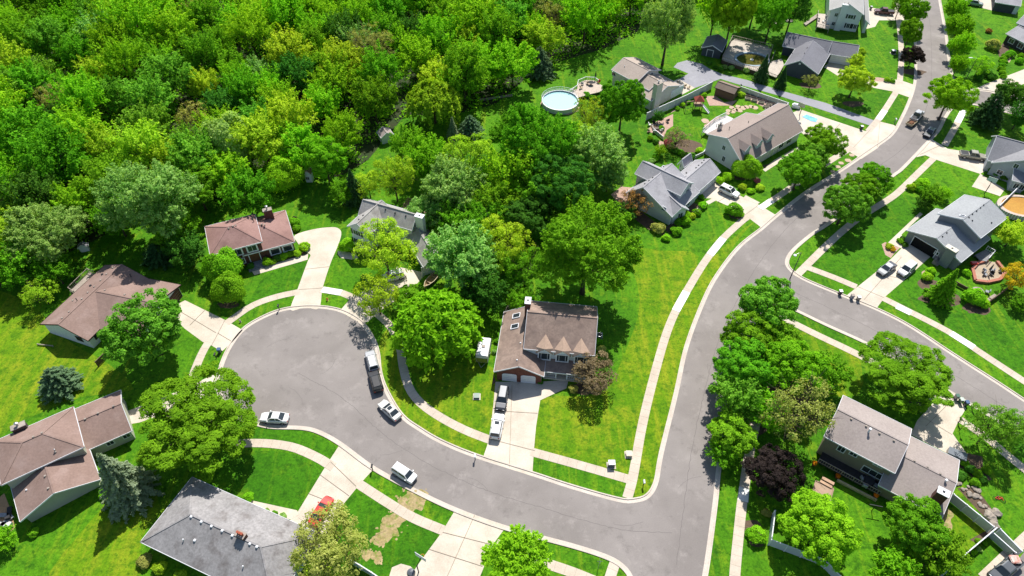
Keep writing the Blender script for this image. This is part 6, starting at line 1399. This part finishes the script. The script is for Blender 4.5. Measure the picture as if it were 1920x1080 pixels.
# raised planters behind the long house
for i, (x, y) in enumerate([(1400, 179), (1412, 182), (1424, 186), (1436, 189), (1447, 193), (1460, 197), (1402, 187), (1414, 190), (1427, 194), (1441, 198), (1436, 202), (1439, 208)]):
    q = at(x, y); m = MB(); d = Vector((.93, -.36, 0)); e = Vector((.36, .93, 0)); w, l, h = .75, 1.5, .5
    for a, b_, s in ((-d * l / 2 - e * w / 2, d * l, e * .1), (-d * l / 2 + e * (w / 2 - .1), d * l, e * .1), (-d * l / 2 - e * w / 2 + e * .1, d * .1, e * (w - .2)), (d * (l / 2 - .1) - e * w / 2 + e * .1, d * .1, e * (w - .2))): m.obox(q + a, b_, s, (0, 0, h))
    o = thing('raised_planter', q, f'timber planter box, {ORD[i % 6]} from the left in the {"back" if i < 6 else "front"} row behind long house', 'planter', 'raised planters behind the long house')
    m.build('box', WOODG, o); MB().obox(q - d * (l / 2 - .1) - e * (w / 2 - .1) + Vector((0, 0, .02)), d * (l - .2), e * (w - .2), (0, 0, .4)).build('soil', M('dark_soil', (.05, .06, .02), (.03, .03, .015), 3), o)
# flat stepping stones
for i, (x, y, s) in enumerate([(1366, 208, 5), (1372, 202, 5), (1378, 206, 5), (1384, 200, 5), (1386, 207, 6), (1393, 203, 6), (1400, 201, 5), (1408, 200, 5), (1416, 202, 6), (1374, 210, 5), (1364, 213, 4), (1322, 227, 7)]):
    q = at(x, y); R = s / ppm(q) * 1.05; rr = random.Random(i); pts = [(q.x + R * math.cos(a) * rr.uniform(.85, 1.15), q.y + R * 1.1 * math.sin(a) * rr.uniform(.85, 1.15)) for a in [2 * math.pi * k / 9 for k in range(9)]]
    solo(MB().prism(pts, 0, .07), 'stepping_stone', M('flagstone', (.48, .37, .27), (.40, .30, .22), .8, grain=.15), q, f'flat tan flagstone, {ORD[i]} of the path on the playset lawn' if i < 11 else 'lone tan flagstone near the white deck', 'stone', 'flagstones on the playset lawn')
for i, (x, y, s) in enumerate([(1597, 291, 5), (1590, 301, 6), (1577, 306, 5), (1571, 313, 5), (1562, 322, 5)]):
    q = at(x, y); R = s / ppm(q); pts = [(q.x + R * math.cos(a), q.y + R * math.sin(a) * (.9 + .2 * (k % 2))) for k, a in enumerate([2 * math.pi * k / 8 for k in range(8)])]
    solo(MB().prism(pts, 0, .06), 'stepping_stone', MATS['flagstone'], q, f'round stepping stone, {ORD[i]} down the long house verge', 'stone', 'stepping stones on the verge')
# boulders by the lower right fence
br = random.Random(8)
for i in range(26):
    t = br.random(); x = 1798 + 64 * t + br.uniform(-8, 14); y = 912 + 60 * t + br.uniform(-12, 6); s = br.uniform(.2, .5) if i < 22 else .75
    if i >= 22: x, y = [(1866, 962), (1858, 972), (1862, 985), (1852, 968)][i - 22]
    q = at(x, y); me = bpy.data.meshes.new('boulder'); bm = bmesh.new(); bmesh.ops.create_icosphere(bm, subdivisions=2, radius=s)
    for v in bm.verts: v.co *= 1 + .28 * math.sin(v.co.x * 5 + i) * math.cos(v.co.y * 6 + i * 2); v.co.z = v.co.z * .6 + s * .35
    bm.to_mesh(me); bm.free(); o = bpy.data.objects.new('boulder', me); col.objects.link(o); o.location = q; o.rotation_euler = (0, 0, br.uniform(0, 6)); me.materials.append(M('boulder_stone', (.36, .31, .25), (.22, .19, .17), 1.2, grain=.3))
    tag(o, 'weathered tan boulder in the rockery along the vinyl fence' if i < 22 else 'large boulder at the lower end of rockery by the fence corner', 'boulder', 'boulders of the rockery' if i < 22 else 'large boulders at the fence corner')
# furniture
FURN = [M('chair_white', (.6, .6, .58)), M('chair_dark', (.04, .04, .045)), M('chair_tan', (.45, .36, .25)), M('chair_grey', (.28, .3, .33))]
def chair(px, py, ang, mat, label, lounge=False, group=None, z=0):
    q = at(px, py, z); r = thing('lounge_chair' if lounge else 'patio_chair', q, label, 'chair', group); c, s = math.cos(ang), math.sin(ang); d, e = Vector((c, s, 0)), Vector((-s, c, 0)); L = .9 if lounge else .28; U = Vector((0, 0, 1))
    MB().obox(q - d * L - e * .32 + U * .38, d * 2 * L, e * .64, U * .08).build('seat', mat, r); MB().obox(q - d * L - e * .32 + U * .42, d * -.12 - d * (.35 if lounge else .05), e * .64, U * .55).build('backrest', mat, r)
    for a in (-1, 1):
        for b in (-1, 1): p = q + d * a * (L - .06) + e * b * .26; MB().box(p.x - .03, p.x + .03, p.y - .03, p.y + .03, q.z, q.z + .38).build('leg', mat, r)
def table(px, py, R, mat, label, z=0, h=.72):
    q = at(px, py, z); r = thing('patio_table', q, label, 'table'); MB().lathe(q + Vector((0, 0, h)), [(R, 0), (R, .05)], 20).build('tabletop', mat, r); MB().lathe(q, [(.3, 0), (.3, .04), (.06, .06), (.06, h)], 12).build('pedestal', FURN[1], r)
def umbrella(px, py, mat, label, z=0):
    q = at(px, py, z); r = thing('patio_umbrella', q, label, 'umbrella'); MB().tube([q, q + Vector((0, 0, 2.7))], .035, 6).build('pole', METAL, r); MB().lathe(q + Vector((0, 0, 1.1)), [(.22, 0), (.16, .8), (.05, 1.5)], 10).build('canopy', mat, r)
# pool patio
r = thing('pool_platform', at(1090, 165), 'angular timber deck with rails beside the round pool', 'deck'); pp = [P(x, y, .9).to_2d() for x, y in ((1066, 176), (1082, 166), (1084, 156), (1098, 150), (1115, 151), (1122, 156), (1135, 164), (1125, 172), (1100, 178), (1080, 184))]
MB().prism(pp, .7, .9).build('deck_floor', M('pale_deck', (.5, .42, .35), (.42, .35, .29), 1), r); m = MB()
for x, y in pp: m.box(x - .07, x + .07, y - .07, y + .07, 0, .7)
m.build('deck_post', WOODG, r); m = MB()
for (a, b) in zip(pp[:6], pp[1:6]):
    a, b = Vector((a.x, a.y, .9)), Vector((b.x, b.y, .9)); m.beam(a + Vector((0, 0, .95)), b + Vector((0, 0, .95)), .12, .09)
    for j in range(6): p = a.lerp(b, j / 5); m.beam(p, p + Vector((0, 0, .95)), .07, .07, up=(1, 0, 0))
m.build('deck_railing', MATS['white_trim'], r)
chair(1092, 159, 1, FURN[3], 'grey chair by the deck rail near the round pool', z=.9); chair(1101, 157, 2, FURN[2], 'tan chair on the deck near the round pool', z=.9); chair(1090, 166, .3, FURN[2], 'tan chair nearest the pool ladder', z=.9); table(1108, 159, .75, FURN[1], 'dark round table on the pool deck', z=.9)
umbrella(1116, 150, M('dark_canvas', (.06, .05, .05)), 'closed dark umbrella on the pool deck', z=.9); chair(1122, 156, 4, M('chair_red', (.45, .06, .03)), 'red-orange chair on the pool deck', z=.9); chair(1073, 170, 2.5, FURN[0], 'white chair at the pool edge platform', z=.9)
# flagstone patio in the long house garden
q = at(1229, 240); r = thing('fire_table', q, 'square stone fire table on the flagstone patio', 'fire pit'); MB().box(q.x - .9, q.x + .9, q.y - .9, q.y + .9, 0, .5).build('base', STONE, r); MB().box(q.x - .55, q.x + .55, q.y - .55, q.y + .55, .5, .56).build('burner', MULCH, r)
for i, (x, y, a) in enumerate([(1218, 236, 0), (1240, 236, 3), (1226, 233, 5), (1226, 249, 1.4), (1217, 247, .8), (1251, 228, 2), (1239, 246, 2.2)]): chair(x, y, a, FURN[(0, 3, 1, 0, 2, 1, 0)[i]], f'patio chair, {ORD[i]} of seven around the stone fire table', group='chairs round the fire table')
# brick octagon patio with seats by the grey house
q = at(1852, 513); r = thing('brick_patio', q, 'octagonal patio with raised pink brick rim', 'patio'); n = 8; pts = [P(x, y).to_2d() for x, y in ((1822, 506), (1832, 495), (1850, 490), (1868, 492), (1884, 512), (1873, 526), (1850, 531), (1827, 528))]
MB().prism(pts, 0, .06).build('paving', M('tan_paving', (.42, .34, .25), (.34, .28, .2), .8, grain=.15), r); m = MB()
for a, b in zip(pts, pts[1:] + pts[:1]):
    if (a - pts[2]).length < .1: continue
    m.beam(a.to_3d() + Vector((0, 0, .27)), b.to_3d() + Vector((0, 0, .27)), .55, .5)
m.build('brick_rim', M('pink_brick', (.42, .17, .12), (.34, .13, .09), 2, grain=.2), r)
umbrella(1851, 513, M('grey_canvas', (.12, .13, .15)), 'closed grey umbrella in the brick octagon')
for i, (x, y, a) in enumerate([(1845, 509, .5), (1858, 509, 2.6), (1846, 517, 5.5), (1857, 516, 3.8), (1874, 511, 3)]): chair(x, y, a, FURN[1] if i > 2 else FURN[3], f'chair, {ORD[i]} round the umbrella in the brick octagon', group='chairs in the brick octagon')
q = at(1834, 546); r = thing('fire_pit', q, 'round stone fire pit with dark bowl near the timber screen', 'fire pit'); MB().lathe(q, [(1.1, 0), (1.1, .1), (.7, .12), (.7, .45), (.5, .45), (.5, .2)], 18).build('ring', STONE, r); MB().lathe(q + Vector((0, 0, .2)), [(.48, 0), (.48, .2)], 14).build('bowl', BLACK, r)
chair(1849, 549, 2.6, FURN[3], 'blue-grey chair by the stone fire pit'); r = solo(MB().obox(at(1852, 560), (1.5, .9, 0), (.3, -.5, 0), (0, 0, .45)).obox(at(1846, 564), (1.5, .9, 0), (.3, -.5, 0), (0, 0, .3)), 'log_bench', WOODG, at(1852, 560), 'grey wooden bench slabs at timber screen', 'bench')
solo(MB().box(*[v for v in (at(1826, 497).x - .9, at(1826, 497).x + .5, at(1826, 497).y - .4, at(1826, 497).y + .4)], .3, .8), 'toy_wagon', paint('wagon_red', (.55, .03, .03)), at(1826, 497), 'red wagon beside the brick octagon', 'wagon', bevel=.1)
# rear deck of the tan house
table(1627, 905, .8, FURN[1], 'dark round table on the rear deck of the tan house', z=.9)
for i, (x, y, a) in enumerate([(1617, 900, 0), (1634, 899, 4), (1640, 912, 2.5), (1620, 912, 1)]): chair(x, y, a, FURN[3], f'grey chair, {ORD[i]} round the deck table of the tan house', z=.9, group='chairs on the tan house deck')
q = at(1542, 922); r = thing('sandbox', q, 'square timber sandbox behind the tan house', 'sandbox'); d, e = Vector((.86, -.5, 0)), Vector((.5, .86, 0)); MB().obox(q - d * 1.3 - e * 1.2, d * 2.6, e * 2.4, (0, 0, .12)).build('sand', M('sand', (.40, .28, .2), (.34, .24, .17), 1, grain=.15), r); m = MB()
for a, b in ((-1, -1), (1, -1), (1, 1), (-1, 1)): pass
P4 = [q - d * 1.35 - e * 1.25, q + d * 1.35 - e * 1.25, q + d * 1.35 + e * 1.25, q - d * 1.35 + e * 1.25]
for a, b in zip(P4, P4[1:] + P4[:1]): m.beam(a + Vector((0, 0, .1)), b + Vector((0, 0, .1)), .14, .24)
m.build('frame', WOOD, r)
for i, (x, y) in enumerate([(1525, 872), (1569, 896), (1640, 932)]):
    q = at(x, y); r = thing('flower_pot', q, f'orange flower pot, {ORD[i]} along the rear deck', 'flower pot', 'orange flowers along the deck'); MB().lathe(q, [(.25, 0), (.35, .5), (.3, .5)], 12).build('pot', M('terracotta', (.35, .09, .05)), r)
    o = bpy.data.objects.new('flowers', PROTO['bush'][0][0]); col.objects.link(o); o.parent = r; o.location = (0, 0, .45); o.scale = (.36, .36, .4); o.material_slots[0].link = 'OBJECT'; o.material_slots[0].material = MATS.get('lf_flower') or leafmat('lf_flower', (.5, .14, .01), (.7, .3, .02))
solo(MB().beam(at(1540, 898) + Vector((0, 0, .3)), at(1562, 910) + Vector((0, 0, .3)), .5, .4).beam(at(1537, 903) + Vector((0, 0, .15)), at(1559, 915) + Vector((0, 0, .15)), .5, .3), 'timber_steps', M('peach_timber', (.5, .33, .22)), at(1548, 905), 'peach timber garden steps behind the tan house deck', 'steps')
solo(MB().beam(at(1568, 902) + Vector((0, 0, .3)), at(1642, 940) + Vector((0, 0, .3)), .3, .5), 'retaining_wall', M('cream_wall', (.5, .42, .25), (.42, .34, .2)), at(1600, 918), 'cream retaining edge along the rear deck bed', 'wall')
q = at(1634, 958); r = thing('bird_feeder', q, 'dark bird feeder post on the back lawn', 'bird feeder'); MB().tube([q, q + Vector((0, 0, 1.8))], .06, 6).build('post', BLACK, r); MB().beam(q + Vector((-.9, .2, 1.8)), q + Vector((.9, -.2, 1.8)), .1, .1).build('arm', BLACK, r)
# sport mat on the driveway, lower-left patio, bits
solo(MB().prism([P(*p).to_2d() for p in ((1504, 219), (1512, 215), (1533, 223), (1530, 229), (1520, 227))], .03, .06), 'play_mat', M('mat_blue', (.04, .28, .62), (.18, .5, .75), .9, .5), at(1517, 222), 'bright blue play mat on the long house driveway', 'mat')
q = at(1483, 203); r = solo(MB().obox(q, (2.0, -.8, 0), (.5, 1.1, 0), (0, 0, 1.2)), 'covered_grill', MATS['white_trim'], q, 'white covered grill at the corner of long house', 'grill', bevel=.25)
for i, (x, y, a, mt) in enumerate([(1271, 157, 1, 2), (1283, 163, 2, 2), (1290, 166, 3, 2)]): chair(x, y, a, FURN[mt], f'tan wooden chair, {ORD[i]} on the beige house apron', group='chairs on the beige apron')
struct(MB().sheet(PX([(-10, 940), (8, 925), (22, 960), (28, 990), (15, 1000), (-15, 985)]), .02), 'patio', M('orange_paving', (.45, .28, .15)), 'tan patio beside the sage house')
for i, (x, y, mt) in enumerate([(6, 968, 3), (16, 978, 3), (20, 962, 1), (10, 985, 0)]): chair(x, y, i, FURN[mt], f'patio chair, {ORD[i]} beside the sage house', True, 'chairs on the sage house patio')
for i, (x, y, a) in enumerate([(1535, 38, 1), (1543, 42, 3), (1549, 36, 5)]): chair(x, y, a, FURN[0], f'white chair, {ORD[i]} on the tall white house deck', z=1.2, group='chairs on the tall deck')
r = solo(MB().prism([P(*p).to_2d() for p in ((1506, 46), (1532, 28), (1535, 33), (1510, 50))], 0, .5), 'deck_ramp', WOODG, at(1515, 42), 'grey timber ramp leading off the tall white house deck', 'ramp')
for i, (x, y) in enumerate([(1478, 40), (1458, 44)]): solo(MB().prism([tuple(v) for v in blob(x, y, 9, 4, seed=i)], 0, .25), 'rock_bed', STONE, at(x, y), ('tan rock bed, right one', 'tan rock bed, left one')[i] + ' under the trees by the tall white house', 'rock bed')
q = at(772, 1078); r = solo(MB().lathe(q, [(.5, 0), (.62, .9), (.5, 1.15), (.1, 1.3)], 14), 'covered_grill', DGRAY, q, 'grey covered grill at the bottom patio', 'grill')
q = at(1873, 937); r = thing('bicycle', q, 'red bicycle lying on the lawn beside the rockery', 'bicycle'); Uz = Vector((0, 0, .12)); d = Vector((.9, -.35, 0))
for s in (-1, 1):
    c = q + d * .58 * s + Uz; m = MB(); m.tube([c + Vector((math.cos(6.283 * k / 16) * .33, math.sin(6.283 * k / 16) * .33, 0)) for k in range(17)], .03, 5); m.build('wheel', RUBBER, r)
m = MB(); e = Vector((.35, .9, 0)); a, b, c, f = q - d * .58 + Uz, q + d * .58 + Uz, q + e * .5 - d * .15 + Uz, q + e * .5 + d * .45 + Uz
for p0, p1 in ((a, c), (c, f), (f, b), (a, q + Uz), (q + Uz, c), (q + Uz, f)): m.tube([p0, p1], .05, 6)
m.build('frame', RP, r); m = MB(); m.tube([f + e * .15 - d * .25, f + e * .15 + d * .25], .025, 5); m.build('handlebar', BLACK, r); MB().box(c.x - .12, c.x + .12, c.y - .06, c.y + .08, .1, .17).build('saddle', BLACK, r)
q = at(1716, 762); r = thing('trampoline', q, 'dark trampoline-like play frame in shade behind tan house', 'play frame'); MB().lathe(q, [(1.4, .75), (1.4, .82), (1.2, .83), (.01, .8)], 24).build('mat', RUBBER, r); m = MB()
for k in range(6): m.tube([(q.x + 1.35 * math.cos(k), q.y + 1.35 * math.sin(k), 0), (q.x + 1.35 * math.cos(k), q.y + 1.35 * math.sin(k), .76)], .04, 6)
m.build('leg', METAL, r)
solo(MB().box(at(1898, 1060).x - .9, at(1898, 1060).x + .5, at(1898, 1060).y - .3, at(1898, 1060).y + .9, 1.2, 1.55), 'cargo_bundle', M('red_cargo', (.5, .1, .05), (.6, .55, .5), 1.5), at(1898, 1060, 1.2), 'red and white bundle in the loaded pickup bed', 'cargo', bevel=.1)

# ------------------------------------------------------------------ light, air, camera
SUN_EL, SUN_AZ = R_(53), Vector((.24, .97))      # sun stands behind the wood, a little to the right
w = bpy.data.worlds.new('World'); sc.world = w; w.use_nodes = True; nt = w.node_tree
sky = nt.nodes.new('ShaderNodeTexSky'); sky.sky_type = 'NISHITA'; sky.sun_disc = False; sky.sun_elevation = SUN_EL; sky.sun_rotation = math.atan2(SUN_AZ.x, SUN_AZ.y)
bg = nt.nodes['Background']; bg.inputs['Strength'].default_value = .095; nt.links.new(sky.outputs[0], bg.inputs['Color'])
sl = bpy.data.lights.new('sun', 'SUN'); sl.energy = 5.0; sl.angle = R_(.5); sl.color = (1, .955, .88)
so = bpy.data.objects.new('sun', sl); col.objects.link(so); az = SUN_AZ.normalized(); dv = Vector((az.x * math.cos(SUN_EL), az.y * math.cos(SUN_EL), math.sin(SUN_EL))); so.rotation_euler = dv.to_track_quat('Z', 'Y').to_euler(); so.location = (0, 100, 150)
cam = bpy.data.cameras.new('camera'); co = bpy.data.objects.new('camera', cam); col.objects.link(co); co.location = (0, 0, CAM_H); co.rotation_euler = (math.pi / 2 - PITCH, 0, 0)
cam.sensor_fit = 'HORIZONTAL'; cam.sensor_width = 36; cam.lens = 18 / math.tan(HFOV / 2); cam.clip_end = 4000; cam.clip_start = 1; sc.camera = co
vs = sc.view_settings; vs.view_transform = 'Standard'; vs.look = 'None'; vs.exposure = .48; vs.gamma = 1; vs.use_curve_mapping = False
sc.cycles.max_bounces = 6; sc.cycles.diffuse_bounces = 3; sc.cycles.transmission_bounces = 3; sc.cycles.use_denoising = True
for o in col.objects:
    if '_o' in o: del o['_o']
